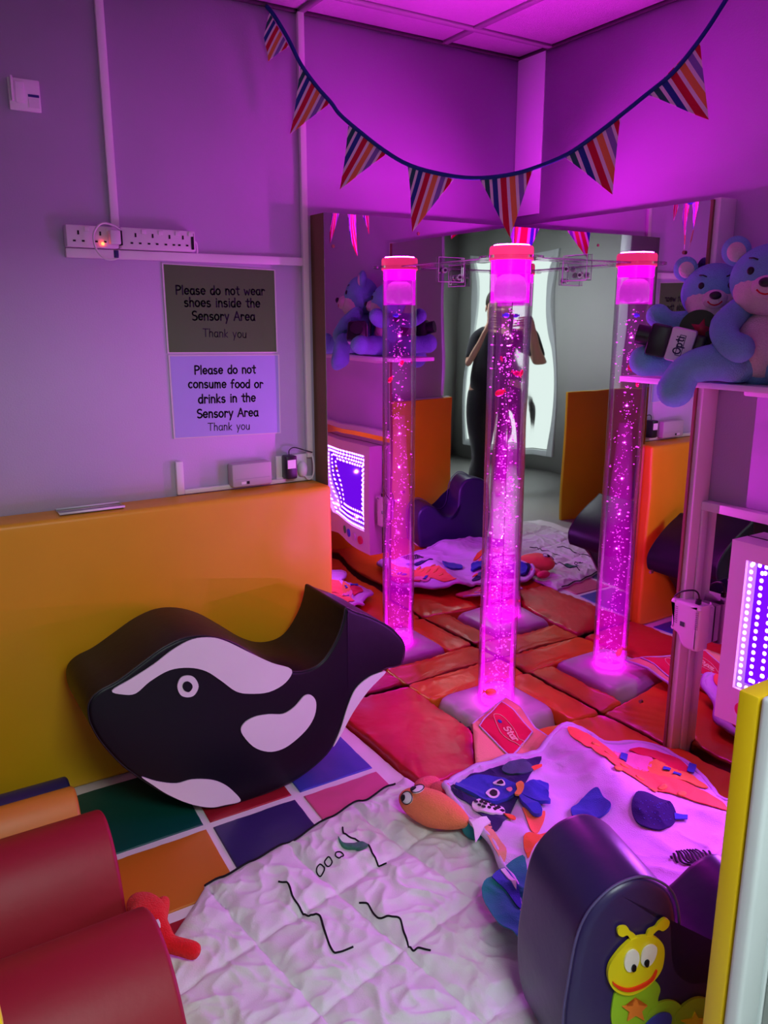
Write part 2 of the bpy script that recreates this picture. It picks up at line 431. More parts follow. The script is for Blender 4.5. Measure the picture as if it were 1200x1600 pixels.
def ampR(u, z):
    k = .00026 + .0009*max(0, min(1, (u+.30)/.25))
    return -CURVE*bell(u) + k*(noise.noise(Vector((u*4.0+7, z*2.4, 1.1))) + .5*noise.noise(Vector((u*9, z*4.5, 5.0))))
ZT = 1.85; ML = -.846; MR = -.915; XR = .018
t = thing('wall_mirror', 'big wavy acrylic mirror panel on the left wall of the corner, beside the two signs', 'mirror', (-.42, .05, 0))
obj('backboard', BX((ML, .004, ZF), (WR, WL, ZT), .002), M['mdf'], t, smooth=False)
obj('mirror_sheet', mirror_sheet(ML, XR, ZF, ZT, lambda u, z, o: Vector((u, o, z)), ampL), MIR, t, auto=40)
def bolt(p, ax, par, r=.006, name='bolt'):
    bm = bmesh.new(); cyl(bm, p, r, .006, ax, 14); obj(name, bm, M['mdf'], par, auto=30)
bolt((ML+.035, -.003, 1.74), 'Y', t); bolt((ML+.035, -.003, .95), 'Y', t); bolt((-.45, -.003, 1.80), 'Y', t)
t = thing('wall_mirror', 'big acrylic mirror panel on the right wall of the corner, left of the white upright', 'mirror', (.06, -.46, 0))
obj('backboard', BX((XR+.004, MR, ZF), (WR, 0.0, ZT), .002), M['mdf'], t, smooth=False)
obj('mirror_sheet', mirror_sheet(MR, -.001, ZF, ZT, lambda u, z, o: Vector((XR-o, u, z)), ampR), MIR, t, auto=40)
for y, z in ((-.83, 1.70), (-.80, .62), (-.80, .12)): bolt((XR-.003, y, z), 'X', t)
t = thing('white_upright', 'tall white upright strip along the right edge of the corner mirror', 'upright', (.06, -.93, 0))
obj('strip', BX((.022, -.945, ZF), (WR, -.917, ZT+.005), .003), M['trunk'], t, auto=30)
obj('edging', BX((XR-.004, -.925, ZF), (XR+.004, -.914, ZT), .001), M['mdf'], t, smooth=False)
# low framed mirror past the upright
LT = .90; t = thing('wall_mirror', 'low framed mirror on the right wall behind the light panel', 'mirror', (.08, -1.4, 0))
obj('mirror_sheet', mirror_sheet(-1.93, -.95, -.06, LT-.02, lambda u, z, o: Vector((.088-o, u, z)), lambda u, z: .0003*noise.noise(Vector((u*3, z*3, 9)))), MIR, t, auto=40)
obj('top_rail', BX((.062, -1.95, LT-.03), (WR, -.946, LT), .003), M['trunk'], t, auto=30)
obj('bottom_rail', BX((.066, -1.95, -.075), (WR, -.946, -.05), .003), M['trunk'], t, auto=30)
obj('stile', BX((.062, -.957, -.05), (WR, -.947, LT-.03), .003), M['trunk'], t, auto=30)

# ------------------------------------------------------------------ floor mats
t = thing('floor_mat', 'white padded floor mat with coloured squares under the black and white whale', 'mat', (-1.4, -.6, ZF))
a0 = RAD(-3)
def tm(u, v): # squares grid, u along the wall, v out from it
    return (-1.535 + u*cos(a0) + v*sin(a0), -.475 + u*sin(a0)*0 - v)
obj('cover', puffy([(-1.95, -.012), (-.865, -.012), (-.865, -1.95), (-1.95, -1.95)], ZF, -.024, .012, .0012, 6, 4, sm=1), M['white_v'], t)
SQ = [(-.30, -.40, 'green_v', 'green'), (-.30, .0, 'amber2_v', 'orange'), (.0, -.40, 'crim_v', 'red'), (.0, .0, 'navy_v', 'purple'), (.31, -.40, 'blue_v', 'blue'), (.31, .0, 'pink_v', 'pink'),
      (-.30, .33, 'crim_v', 'red'), (.0, .33, 'green_v', 'green'), (.31, .33, 'amber2_v', 'orange')]
for u, v, mm, cn in SQ:
    w_, h_ = .278, .29
    if v < -.3: h_ = .37
    u0_ = u
    if u < 0: u -= .06; w_ += .06
    P = [(u+.012, v+.012), (u+.012+w_, v+.012), (u+.012+w_, v+.012+h_), (u+.012, v+.012+h_)]
    Q = [tm(*p) for p in P]
    s = obj('square', puffy(Q, -.03, -.0195, .004, .0010, 14, u*9+v, crown=.001, sm=0), M[mm], t); s['label'] = cn+' square'
def pad(label, P, zt, m, seed, wr=.006, rnd=.014, fr=9):
    wr *= .55
    o = obj('floor_pad', puffy(P, ZF, zt, rnd, wr, fr, seed, crown=.004, sm=1), m); tag(o, label, 'mat'); return o
pad('red padded floor mat left of the bubble tube, beside the whale tail', [(-.858, -.004), (-.49, -.02), (-.50, -.47), (-.655, -.68), (-.858, -.68)], .0, M['red_v'], 1.3, .007)
pad('narrow orange padded mat behind the bubble tube under the left mirror', [(-.487, -.004), (.014, -.004), (.014, -.18), (-.487, -.18)], -.004, M['orange_v'], 2.7, .008)
pad('orange padded mat right of the bubble tube under the right mirror', [(.014, -.184), (.014, -.617), (-.122, -.60), (-.122, -.184)], -.002, M['orange_v'], 5.1, .006)
pad('large orange padded mat mostly covered by the baby play mat', [(-.652, -.684), (-.497, -.48), (-.47, -.545), (-.118, -.605), (.014, -.622), (.014, -.94), (.06, -.95), (.06, -1.95), (-.858, -1.95), (-.858, -.684)], -.002, M['orange_v'], 8.8, .006)

# ------------------------------------------------------------------ bubble tube
bt = thing('bubble_tube', 'tall lit bubble tube glowing magenta on a white base in the mirror corner', 'bubble tube', (TUBE.x, TUBE.y, ZF))
tx, ty = TUBE.x, TUBE.y
bx0, bx1, by0, by1 = tx-.165, tx+.165, ty-.165, ty+.165
bm = bmesh.new(); rings = []
def rrect(h, r, n=8):
    o = []
    for cx, cy_, a in ((h-r, h-r, 0), (-h+r, h-r, 90), (-h+r, -h+r, 180), (h-r, -h+r, 270)):
        o += [(cx+r*cos(RAD(a+90*k/n)), cy_+r*sin(RAD(a+90*k/n))) for k in range(n+1)]
    return o
for h, z in ((.180, ZF), (.180, -.06), (.174, -.02), (.168, .0), (.158, .012), (.145, .017), (.10, .021), (.078, .022)):
    R_ = .05 if h > .1 else h*.98
    rings.append([bm.verts.new((tx+p[0], ty+p[1], z)) for p in rrect(h, R_)])
for a, b_ in zip(rings, rings[1:]):
    for k in range(len(a)): bm.faces.new((a[k], a[(k+1) % len(a)], b_[(k+1) % len(a)], b_[k]))
bm.faces.new(rings[0]); bm.faces.new(rings[-1])
base = obj('base', bm, mat('base_plastic', (.55, .54, .55), .35, .5, var=.03), bt, auto=50)
for k, (dy, r) in enumerate(((.03, .007), (.0, .007), (-.055, .011), (-.085, .006))):
    obj('socket_hole', CY((tx-.178, ty+dy, -.028), r, .012, 'X', 14), M['dark'], bt, auto=30)
TR = .0725; TRI = .066
bm = bmesh.new(); lathe(bm, [(TR, .022), (TR, 1.69)], (tx, ty, 0), 64)
obj('acrylic_tube', bm, clear('clear_acrylic', (.97, .95, .97), .02, 1.35, .75), bt)
obj('water', CY((tx, ty, .79), TRI, 1.51, n=48), glow_volume('lit_water', (1, 0, 1), .5), bt)
bm = bmesh.new(); rr = lathe(bm, [(.0645, .05), (.0645, .30), (.060, .50), (.046, .80), (.026, 1.08)], (tx, ty, 0), 32); bm.faces.new(rr[0]); bm.faces.new(rr[-1])
obj('glow_plume', bm, glow_volume('added_glow_plume', (1, 0, 1), 3.4), bt)  # tapered glow volume, added so the water brightens towards the base
bm = bmesh.new(); lathe(bm, [(TRI+.002, 1.652), (TRI+.002, 1.69)], (tx, ty, 0), 48)
obj('light_diffuser', bm, emat('lit_frosted_head', (1, .0006, .95), E_DIFF), bt)
hm = emat('lit_clear_head', (1, .0, .98), 1.35); nt = hm.node_tree; tr = nt.nodes.new('ShaderNodeBsdfTransparent'); mx = nt.nodes.new('ShaderNodeMixShader'); mx.inputs[0].default_value = .34
nt.links.new(tr.outputs[0], mx.inputs[1]); nt.links.new(nt.nodes['Emission'].outputs[0], mx.inputs[2]); nt.links.new(mx.outputs[0], nt.nodes['Material Output'].inputs[0])
bm = bmesh.new(); lathe(bm, [(TRI+.002, 1.548), (TRI+.002, 1.652)], (tx, ty, 0), 48); obj('lit_head', bm, hm, bt)
bm = bmesh.new(); rr = lathe(bm, [(.040, 1.553), (.055, 1.558), (.056, 1.60), (.048, 1.632), (.03, 1.643)], (tx, ty, 0), 36); bm.faces.new(rr[0]); bm.faces.new(rr[-1])
obj('condensation', bm, mat('misty_condensation', (.5, .42, .52), .9, .2, bump=.3, bscale=90, emit=(.55, .16, .62), es=.30, var=.2, vscale=50), bt)
bm = bmesh.new(); lathe(bm, [(TRI-.006, .024), (TRI-.006, .052)], (tx, ty, 0), 48)
obj('light_ring', bm, emat('lit_base_ring', (1, .004, .9), 14), bt)
bm = bmesh.new(); rr = lathe(bm, [(.0765, 1.69), (.0765, 1.730), (.073, 1.737), (.02, 1.739)], (tx, ty, 0), 56); bm.faces.new(rr[-1])
obj('cap', bm, mat('glowing_pink_cap', (.8, .12, .18), .4, .4, emit=(1, .035, .20), es=.85, var=.03), bt, auto=40)
obj('cap_lens', CY((tx, ty, 1.7405), .062, .002, n=40), emat('lit_cap_lens', (1, .02, 1), E_TOP), bt, smooth=False)
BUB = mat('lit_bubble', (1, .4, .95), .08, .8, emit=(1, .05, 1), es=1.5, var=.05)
rb = random.Random(11)
def bub_at(dense):
    z = .05 + 1.48*(rb.random()**(1.5 if dense else 1.05))
    q = .30+.45*abs(noise.noise(Vector((z*5, 1, 3))))
    c_ = .022*noise.noise(Vector((z*3.1, 7, 2)))*1.5; d_ = .022*noise.noise(Vector((z*3.3, 2, 9)))*1.5
    a = rb.random()*2*pi; r = min(.05, abs(rb.gauss(0, .022))) if rb.random() < .75 else rb.uniform(.03, .061)
    x, y = c_+r*cos(a), d_+r*sin(a); l = math.hypot(x, y)
    if l > .060: x *= .060/l; y *= .060/l
    return tx+x, ty+y, z
me0 = None
for k in range(100):
    x, y, z = bub_at(True); s = rb.uniform(.0028, .0052)
    if me0 is None:
        bm = bmesh.new(); ell(bm, (0, 0, 0), (1, 1, .62), None, 10, 7)
        o = obj('bubble', bm, BUB, bt); me0 = o.data
    else:
        o = o.copy(); COL.objects.link(o)
    o.location = (x, y, z); o.scale = (s, s, s)
    o.rotation_euler = (rb.uniform(-.4, .4), rb.uniform(-.4, .4), 0)
bm = bmesh.new()
for k in range(430):
    x, y, z = bub_at(k % 3 > 0); s = rb.uniform(.0011, .0026)*(1 if rb.random() < .9 else 1.4); ell(bm, (x, y, z), (s, s, s*.66), None, 6, 4)
o = obj('fine_bubbles', bm, BUB, bt); o['kind'] = 'stuff'
# plastic fish drifting in the water
def tube_fish(label, x, y, z, L_, m, rz, tilt=0):
    t = thing('plastic_fish', label, 'fish', (x, y, z), 'little fish inside the bubble tube')
    R_ = eul(0, tilt, rz); c = Vector((x, y, z))
    obj('body', EL(c, (L_*.5, L_*.2, L_*.34), R_, 14, 10), m, t)
    bm = bmesh.new(); P = [(-.42, 0), (-.75, .26), (-.66, 0), (-.75, -.26)]
    vs = [bm.verts.new(c + R_ @ Vector((px*L_, s*L_*.04, pz*L_))) for s in (-1, 1) for px, pz in P]
    bm.faces.new(vs[:4]); bm.faces.new(vs[4:][::-1])
    for i in range(4): bm.faces.new((vs[i], vs[(i+1) % 4], vs[4+(i+1) % 4], vs[4+i]))
    obj('tail', bm, m, t, smooth=False)
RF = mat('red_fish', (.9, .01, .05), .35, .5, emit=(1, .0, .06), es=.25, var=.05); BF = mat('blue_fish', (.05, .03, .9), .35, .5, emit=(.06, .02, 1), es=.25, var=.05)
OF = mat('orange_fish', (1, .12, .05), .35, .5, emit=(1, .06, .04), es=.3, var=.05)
rx, ry = .846, -.533
def inT(r, f): return (tx+rx*r+.533*f, ty+ry*r+.846*f)
tube_fish('red plastic fish against the left side of the bubble tube', *inT(-.030, -.030), 1.235, .034, RF, 150, 20)
tube_fish('small red plastic fish at the right edge of the bubble tube', *inT(.050, -.01), 1.305, .024, RF, 20, -60)
tube_fish('blue plastic fish near the water surface of the bubble tube', *inT(-.012, -.01), 1.505, .026, BF, 0, 0)
tube_fish('orange fish lying at the bottom of the bubble tube', *inT(-.026, -.036), .075, .05, OF, -20, 12)
# clear acrylic bracket tying the tube to both mirrors
ac = clear('clear_acrylic_bracket', (.95, .92, .96), .04, 1.3, .8)
t = thing('tube_bracket', 'clear acrylic bracket with bolts holding the bubble tube cap to both mirrors', 'bracket', (tx, ty, 1.68))
bm = bmesh.new()
lathe(bm, [(.079, 1.696), (.112, 1.696), (.112, 1.704), (.079, 1.704), (.079, 1.696)], (tx, ty, 0), 48); obj('collar', bm, ac, t, auto=30)
obj('arm', BX((tx-.045, ty+.08, 1.696), (tx+.045, -.004, 1.704), .001), ac, t, smooth=False)
obj('arm', BX((tx+.08, ty-.045, 1.696), (XR-.004, ty+.045, 1.704), .001), ac, t, smooth=False)
obj('plate', BX((tx-.06, -.012, 1.63), (tx+.06, -.004, 1.72), .002), ac, t, smooth=False)
obj('plate', BX((XR-.012, ty-.06, 1.63), (XR-.004, ty+.06, 1.72), .002), ac, t, smooth=False)
ed = mat('acrylic_edge_glint', (.8, .7, .85), .2, .5, alpha=.6, var=.02)  # pale colour for thin rods put in as the glint along clear edges
for q in ([(tx-.06, -.012, 1.63), (tx+.06, -.012, 1.63), (tx+.06, -.012, 1.72), (tx-.06, -.012, 1.72)], [(XR-.012, ty-.06, 1.63), (XR-.012, ty+.06, 1.63), (XR-.012, ty+.06, 1.72), (XR-.012, ty-.06, 1.72)]):
    obj('plate_glint', TB(q, .0016, 6, True), ed, t)
for q in ([(tx-.045, ty+.085, 1.70), (tx-.045, -.006, 1.70)], [(tx+.045, ty+.085, 1.70), (tx+.045, -.006, 1.70)], [(tx+.085, ty-.045, 1.70), (XR-.006, ty-.045, 1.70)], [(tx+.085, ty+.045, 1.70), (XR-.006, ty+.045, 1.70)]):
    obj('arm_glint', TB(q, .0022, 6), ed, t)
for d in (-.035, .035):
    for (p, ax) in (((tx+d, -.016, 1.660-d*.35), 'Y'), ((XR-.016, ty+d, 1.660+d*.35), 'X')):
        bm = bmesh.new(); cyl(bm, p, .011, .008, ax, 18); q = list(p); q[1 if ax == 'Y' else 0] -= .005; bo = obj('bolt', bm, M['steel'], t, auto=30)
        obj('bolt_socket', CY(q, .0055, .004, ax, 10), M['dark'], bo, auto=30)

# ------------------------------------------------------------------ left wall fittings
def trunk(label, lo, hi):
    o = obj('cable_trunking', BX(lo, hi, .003), M['trunk'], auto=30); tag(o, label, 'trunking', 'white cable trunking on the left wall'); return o
trunk('vertical white cable trunking running from the ceiling down to the socket strips', (-1.548, WL-.016, 1.772), (-1.522, WL, ZC))
trunk('long vertical white cable trunking beside the brown mirror edge', (-.886, WL-.018, .985), (-.862, WL, ZC))
trunk('horizontal white cable trunking under the socket strips', (-1.690, WL-.018, 1.676), (-.886, WL, 1.704))
trunk('short upright stub of white trunking just above the amber mat', (-1.390, WL-.018, .899), (-1.364, WL, 1.015))
trunk('low horizontal white trunking under the grey box and socket', (-1.364, WL-.018, .899), (-.862, WL, .915))
# socket strips
def hole(bm, x, z, w_, h_, y): box(bm, (x-w_/2, y-.0012, z-h_/2), (x+w_/2, y+.001, z+h_/2))
def socket_strip(label, x0, x1, z0, z1, y0, spots, sw=True):
    t = thing('socket_strip', label, 'socket', ((x0+x1)/2, WL, z0), 'white socket strips above the sign')
    obj('body', BX((x0, y0, z0), (x1, WL, z1), .004), M['white'], t, auto=30)
    zc = (z0+z1)/2
    for x in spots:
        bm = bmesh.new(); hole(bm, x, zc+.010, .005, .012, y0); hole(bm, x-.013, zc-.014, .008, .005, y0); hole(bm, x+.013, zc-.014, .008, .005, y0)
        obj('socket', bm, M['dark'], t, smooth=False)
        if sw: obj('switch', BX((x+.018, y0-.003, zc+.014), (x+.034, y0, zc+.028), .0015), M['trunk'], t, auto=30)
    return t
socket_strip('left hand white socket strip with a plug and cable loop in it', -1.690, -1.535, 1.706, 1.770, WL-.042, (-1.655, -1.59))
t = socket_strip('long white four way socket strip right of the plug', -1.53, -1.290, 1.706, 1.770, WL-.048, (-1.484, -1.430, -1.376, -1.332))
obj('end_panel', BX((-1.305, WL-.050, 1.712), (-1.296, WL-.046, 1.762), .001), M['dark'], t, smooth=False)
t = thing('plug', 'white plug pushed into the left socket strip', 'plug', (-1.555, WL-.055, 1.72))
obj('body', BX((-1.568, WL-.075, 1.716), (-1.536, WL-.048, 1.758), .004), M['white'], t, auto=30)
obj('side_slot', BX((-1.5375, WL-.074, 1.714), (-1.5315, WL-.05, 1.757), .001), M['dark'], t, smooth=False)
obj('warning_light', EL((-1.585, WL-.046, 1.718), (.005, .004, .005), None, 10, 8), emat('red_neon', (1, .06, .02), 14), t)
lp = smooth_path([(-1.545, WL-.07, 1.70), (-1.55, WL-.075, 1.676), (-1.585, WL-.07, 1.672), (-1.612, WL-.068, 1.70), (-1.615, WL-.066, 1.745), (-1.59, WL-.065, 1.775), (-1.555, WL-.065, 1.772), (-1.535, WL-.062, 1.76)], 6)
tag(obj('cable', TB(lp, .0032), M['white']), 'white cable loop hanging in front of the socket strips', 'cable')
tag(obj('cable', TB(smooth_path([(-1.292, WL-.03, 1.74), (-1.281, WL-.028, 1.735), (-1.276, WL-.02, 1.712), (-1.274, WL-.012, 1.703)], 5), .003), M['white']), 'short white cable at the right end of the four way socket strip', 'cable')
o = obj('cable_tag', BX((-1.563, WL-.081, 1.676), (-1.549, WL-.078, 1.698), .0005, 1), mat('navy_print', (.02, .02, .12), .5, .4, var=.1)); tag(o, 'small navy tag on the white cable loop under the plug', 'tag')
# key switch plate up on the left
t = thing('switch_plate', 'white switch plate with a small label high on the left wall', 'switch', (-1.765, WL, 2.12))
obj('plate', BX((-1.808, WL-.012, 2.078), (-1.722, WL, 2.164), .003), M['white'], t, auto=30)
obj('rocker', BX((-1.790, WL-.018, 2.098), (-1.766, WL-.010, 2.154), .002), M['trunk'], t, auto=30)
obj('lever', BX((-1.803, WL-.026, 2.10), (-1.796, WL-.01, 2.166), .002, 2), M['trunk'], t, auto=30)
obj('indicator', BX((-1.756, WL-.0135, 2.117), (-1.726, WL-.011, 2.124), .0005, 1), mat('blue_ink', (.03, .03, .2), .5, .4, var=.1), t, smooth=False)
obj('label_strip', BX((-1.756, WL-.0132, 2.088), (-1.726, WL-.011, 2.112), .0005, 1), M['white'], t, smooth=False)
# signs
YS = WL-.004
def sheet(P, m): 
    bm = bmesh.new(); a = [bm.verts.new((x, YS, z)) for x, z in P]; b_ = [bm.verts.new((x, WL-.0005, z)) for x, z in P]
    bm.faces.new(a); bm.faces.new(b_[::-1])
    for i in range(4): bm.faces.new((a[i], a[(i+1) % 4], b_[(i+1) % 4], b_[i]))
    return bm
def sign(label, P, m, lines):
    t = thing('wall_sign', label, 'sign', (P[3][0], WL, P[3][1]), 'laminated paper signs on the left wall')
    obj('laminate', sheet(P, M['white']), mat('laminate_edge', (.75, .7, .75), .2, .5, var=.02), t, smooth=False)
    c = sum((Vector(p) for p in P), Vector((0, 0)))/4
    Q = [c+(Vector(p)-c)*.975 for p in P]
    bm = bmesh.new(); bm.faces.new([bm.verts.new((p.x, YS-.0006, p.y)) for p in Q]); obj('paper', bm, m, t, smooth=False)
    bm = bmesh.new()
    for txt, (a, b_), wt in lines: letters(bm, txt, a, b_, lambda x, z: (x, YS-.0012, z), wt)
    obj('lettering', bm, mat('black_print', (.01, .01, .02), .5, .3, var=.1), t, smooth=False)
sign('olive laminated sign reading Please do not wear shoes inside the Sensory Area', [(-1.392,1.670),(-0.989,1.661),(-0.989,1.374),(-1.391,1.381)], mat('olive_paper', (.085, .20, .055), .16, .6, var=.04),
 [('Please do not wear', [(-1.351,1.572),(-1.032,1.574)], .065), ('shoes inside the', [(-1.325,1.533),(-1.051,1.532)], .065), ('Sensory Area', [(-1.301,1.489),(-1.072,1.487)], .065), ('Thank you', [(-1.266,1.434),(-1.106,1.428)], .042)])
sign('lilac laminated sign reading Please do not consume food or drinks in the Sensory Area', [(-1.389,1.375),(-0.984,1.368),(-0.986,1.083),(-1.387,1.093)], mat('lilac_paper', (.42, .42, .80), .28, .5, var=.03),
 [('Please do not', [(-1.302,1.309),(-1.077,1.305)], .07), ('consume food or', [(-1.327,1.264),(-1.051,1.252)], .07), ('drinks in the', [(-1.294,1.210),(-1.081,1.205)], .07), ('Sensory Area', [(-1.302,1.160),(-1.073,1.152)], .07), ('Thank you', [(-1.265,1.113),(-1.107,1.106)], .042)])
# grey box, socket with black adapter
t = thing('wall_box', 'pale grey control box on the wall above the amber mat', 'box', (-1.12, WL, .90))
obj('body', BX((-1.200, WL-.05, .908), (-1.046, WL, .992), .008), mat('grey_box', (.50, .47, .48), .5, .4, var=.04), t, auto=40)
obj('cover_seam', BX((-1.190, WL-.0515, .936), (-1.056, WL-.049, .938)), M['tbar'], t, smooth=False)
obj('slider', BX((-1.168, WL-.053, .918), (-1.150, WL-.049, .928), .001), M['trunk'], t, smooth=False)
obj('slot', BX((-1.146, WL-.052, .918), (-1.136, WL-.049, .928), .0005, 1), M['dark'], t, smooth=False)
t = thing('wall_socket', 'white double wall socket at the end of the low trunking', 'socket', (-.945, WL, .95))
obj('plate', BX((-1.012, WL-.012, .912), (-.886, WL, 1.0), .003), M['white'], t, auto=30)
t = thing('power_adapter', 'black power adapter with a white label in the low wall socket', 'adapter', (-.965, WL-.03, .95))
obj('body', BX((-.992, WL-.058, .918), (-.948, WL-.012, 1.004), .006), M['black'], t, auto=30)
obj('label_sticker', BX((-.988, WL-.0592, .958), (-.955, WL-.0575, .990), .0003, 1), M['trunk'], t, smooth=False)
obj('cable', TB(smooth_path([(-.968, WL-.03, 1.0), (-.966, WL-.03, 1.022), (-.945, WL-.03, 1.030), (-.90, WL-.03, 1.015), (-.872, WL-.03, 1.006)], 6), .0022), M['black'], t)
t = thing('plug', 'small white plug beside the black adapter in the low socket', 'plug', (-.91, WL-.02, .94))
obj('body', EL((-.912, WL-.022, .945), (.020, .022, .030), None, 16, 12), M['white'], t)
obj('cable', TB(smooth_path([(-.905, WL-.03, .92), (-.89, WL-.03, .905), (-.872, WL-.03, .915), (-.865, WL-.028, .95), (-.866, WL-.02, .99)], 6), .003), M['white'], t)

# amber crash mat standing against the left wall
PT = .897
bm = bmesh.new(); box(bm, (-3.0, -.045, -.022), (-.853, WL-.004, PT), .016, 4)
bmesh.ops.subdivide_edges(bm, edges=[e for e in bm.edges if e.calc_length() > .5], cuts=40, use_grid_fill=True)
for v in bm.verts:
    if v.co.y < -.02: v.co.y += .005*noise.noise(v.co*2.2) - .008*math.exp(-((v.co.x+1.0)**2)/.02)*noise.noise(v.co*7)
o = obj('crash_mat', bm, M['yellow_v'], auto=50); tag(o, 'tall amber crash mat standing against the left wall behind the whale', 'mat')
t = thing('plastic_tray', 'clear plastic strip lying on top of the amber crash mat', 'strip', (-1.7, .03, PT))
bm = bmesh.new(); box(bm, (-1.795, -.015, PT+.001), (-1.60, .05, PT+.006), .001); obj('base', bm, clear('clear_strip', (.8, .76, .82), .15, 1.5, 2), t, smooth=False)
obj('rim', TB([(-1.797, -.017, PT+.008), (-1.598, -.017, PT+.008), (-1.598, .052, PT+.008), (-1.797, .052, PT+.008)], .0035, 8, True), M['trunk'], t)

# ------------------------------------------------------------------ whale rocker
WY = -.42; WD = .30
whale = smooth_path([(-1.843,0.389),(-1.834,0.347),(-1.813,0.296),(-1.765,0.214),(-1.705,0.141),(-1.638,0.071),(-1.565,0.015),(-1.501,-0.022),(-1.409,-0.036),(-1.297,-0.033),(-1.191,-0.014),(-1.089,0.037),(-1.043,0.102),(-0.997,0.173),(-0.928,0.250),(-0.863,0.291),(-0.815,0.291),(-0.783,0.300),(-0.773,0.360),(-0.800,0.409),(-0.847,0.455),(-0.914,0.499),(-0.974,0.530),(-1.010,0.550),(-1.020,0.514),(-1.043,0.454),(-1.092,0.388),(-1.144,0.365),(-1.209,0.372),(-1.275,0.408),(-1.344,0.466),(-1.416,0.522),(-1.485,0.554),(-1.553,0.563),(-1.621,0.546),(-1.689,0.511),(-1.755,0.476),(-1.809,0.458),(-1.838,0.431)], 4, True)
t = thing('whale_rocker', 'big black and white soft play whale leaning along the amber mat', 'soft toy', (-1.35, WY+.15, -.02))
zmin = min(p.y for p in whale)
lift = -.018 - zmin
to_w = lambda u, v, w_: Vector((u, WY+w_+(.02*math.exp(-w_/.02) if False else 0), max(v+lift, -.018)))
bm = extrude_shape(resample(whale, .012), WD, to_w, .012, 4)
obj('body', bm, M['black_v'], t, auto=60)
obj('seam', TB([Vector((p.x, WY+.006, max(p.y+lift, -.014))) for p in inset(resample(whale, .02), .002)], .003, 6, True), M['black'], t)
def wp(name, P, m, lab=None, n=4, th=.004, par=None):
    Q = resample(smooth_path(P, n, True), .012)
    o = obj(name, patch(Q, lambda u, v, w_: (u, WY-.0005-w_*1.0, v+lift), th), m, par or t, auto=40)
    if lab: o['label'] = lab
    return o
wp('eye_patch', [(-1.774,0.453),(-1.719,0.475),(-1.652,0.504),(-1.594,0.536),(-1.534,0.555),(-1.475,0.548),(-1.426,0.524),(-1.355,0.472),(-1.281,0.420),(-1.215,0.382),(-1.237,0.343),(-1.295,0.325),(-1.361,0.336),(-1.406,0.356),(-1.452,0.403),(-1.497,0.445),(-1.549,0.469),(-1.607,0.475),(-1.665,0.455),(-1.709,0.428),(-1.745,0.434)], M['white_v'], 'white patch above the eye')
wp('eye', [(-1.554,0.445),(-1.533,0.432),(-1.523,0.402),(-1.537,0.378),(-1.558,0.376),(-1.579,0.389),(-1.587,0.418),(-1.576,0.442)], M['white_v'], 'white eye')
wp('pupil', [(-1.555,0.427),(-1.544,0.416),(-1.543,0.403),(-1.554,0.393),(-1.567,0.401),(-1.572,0.414),(-1.567,0.426)], M['black_v'], 'black pupil', th=.0065)
wp('flipper_patch', [(-1.394,0.213),(-1.384,0.241),(-1.347,0.253),(-1.298,0.248),(-1.249,0.236),(-1.208,0.250),(-1.172,0.279),(-1.146,0.274),(-1.130,0.245),(-1.136,0.200),(-1.163,0.161),(-1.211,0.129),(-1.258,0.113),(-1.307,0.119),(-1.357,0.153)], M['white_v'], 'white flipper patch')
wp('belly_patch', [(-1.710,0.160),(-1.667,0.131),(-1.610,0.105),(-1.560,0.102),(-1.500,0.081),(-1.459,0.052),(-1.426,0.012),(-1.408,-0.025),(-1.458,-0.021),(-1.509,-0.012),(-1.575,0.025),(-1.638,0.078),(-1.681,0.125)], M['white_v'], 'white belly patch')
wp('tail_patch', [(-0.858,0.285),(-0.894,0.289),(-0.935,0.280),(-0.979,0.253),(-1.009,0.200),(-1.040,0.118),(-1.068,0.064),(-1.036,0.102),(-0.992,0.167),(-0.928,0.235)], M['white_v'], 'white tail patch')

# ------------------------------------------------------------------ soft bumps at the lower left
def bump(label, yc, r, x1, m, h):
    P = [(r*cos(a), h*sin(a)) for a in [pi*k/36 for k in range(37)]]
    bm = extrude_shape([Vector((p[0], p[1])) for p in resample(P, .012)], 1.15, lambda u, v, w_: Vector((x1-w_, yc+u, -.078+v)), .012, 4)
    o = obj('soft_bump', bm, m, auto=60); tag(o, label, 'soft bump', 'soft play humps in a row at the left'); return o
bump('small dark purple soft hump at the far end of the row, against the amber mat', -.165, .083, -1.872, M['navy_v'], .175)
bump('light orange soft hump between the purple one and the red ones', -.352, .098, -1.885, M['tan_v'], .245)
bump('crimson soft hump behind the nearest one, next to the orange hump', -.628, .175, -1.862, M['crim_v'], .305)
bump('nearest crimson soft hump at the lower left, biggest of the row', -1.105, .225, -1.868, M['crim_v'], .322)

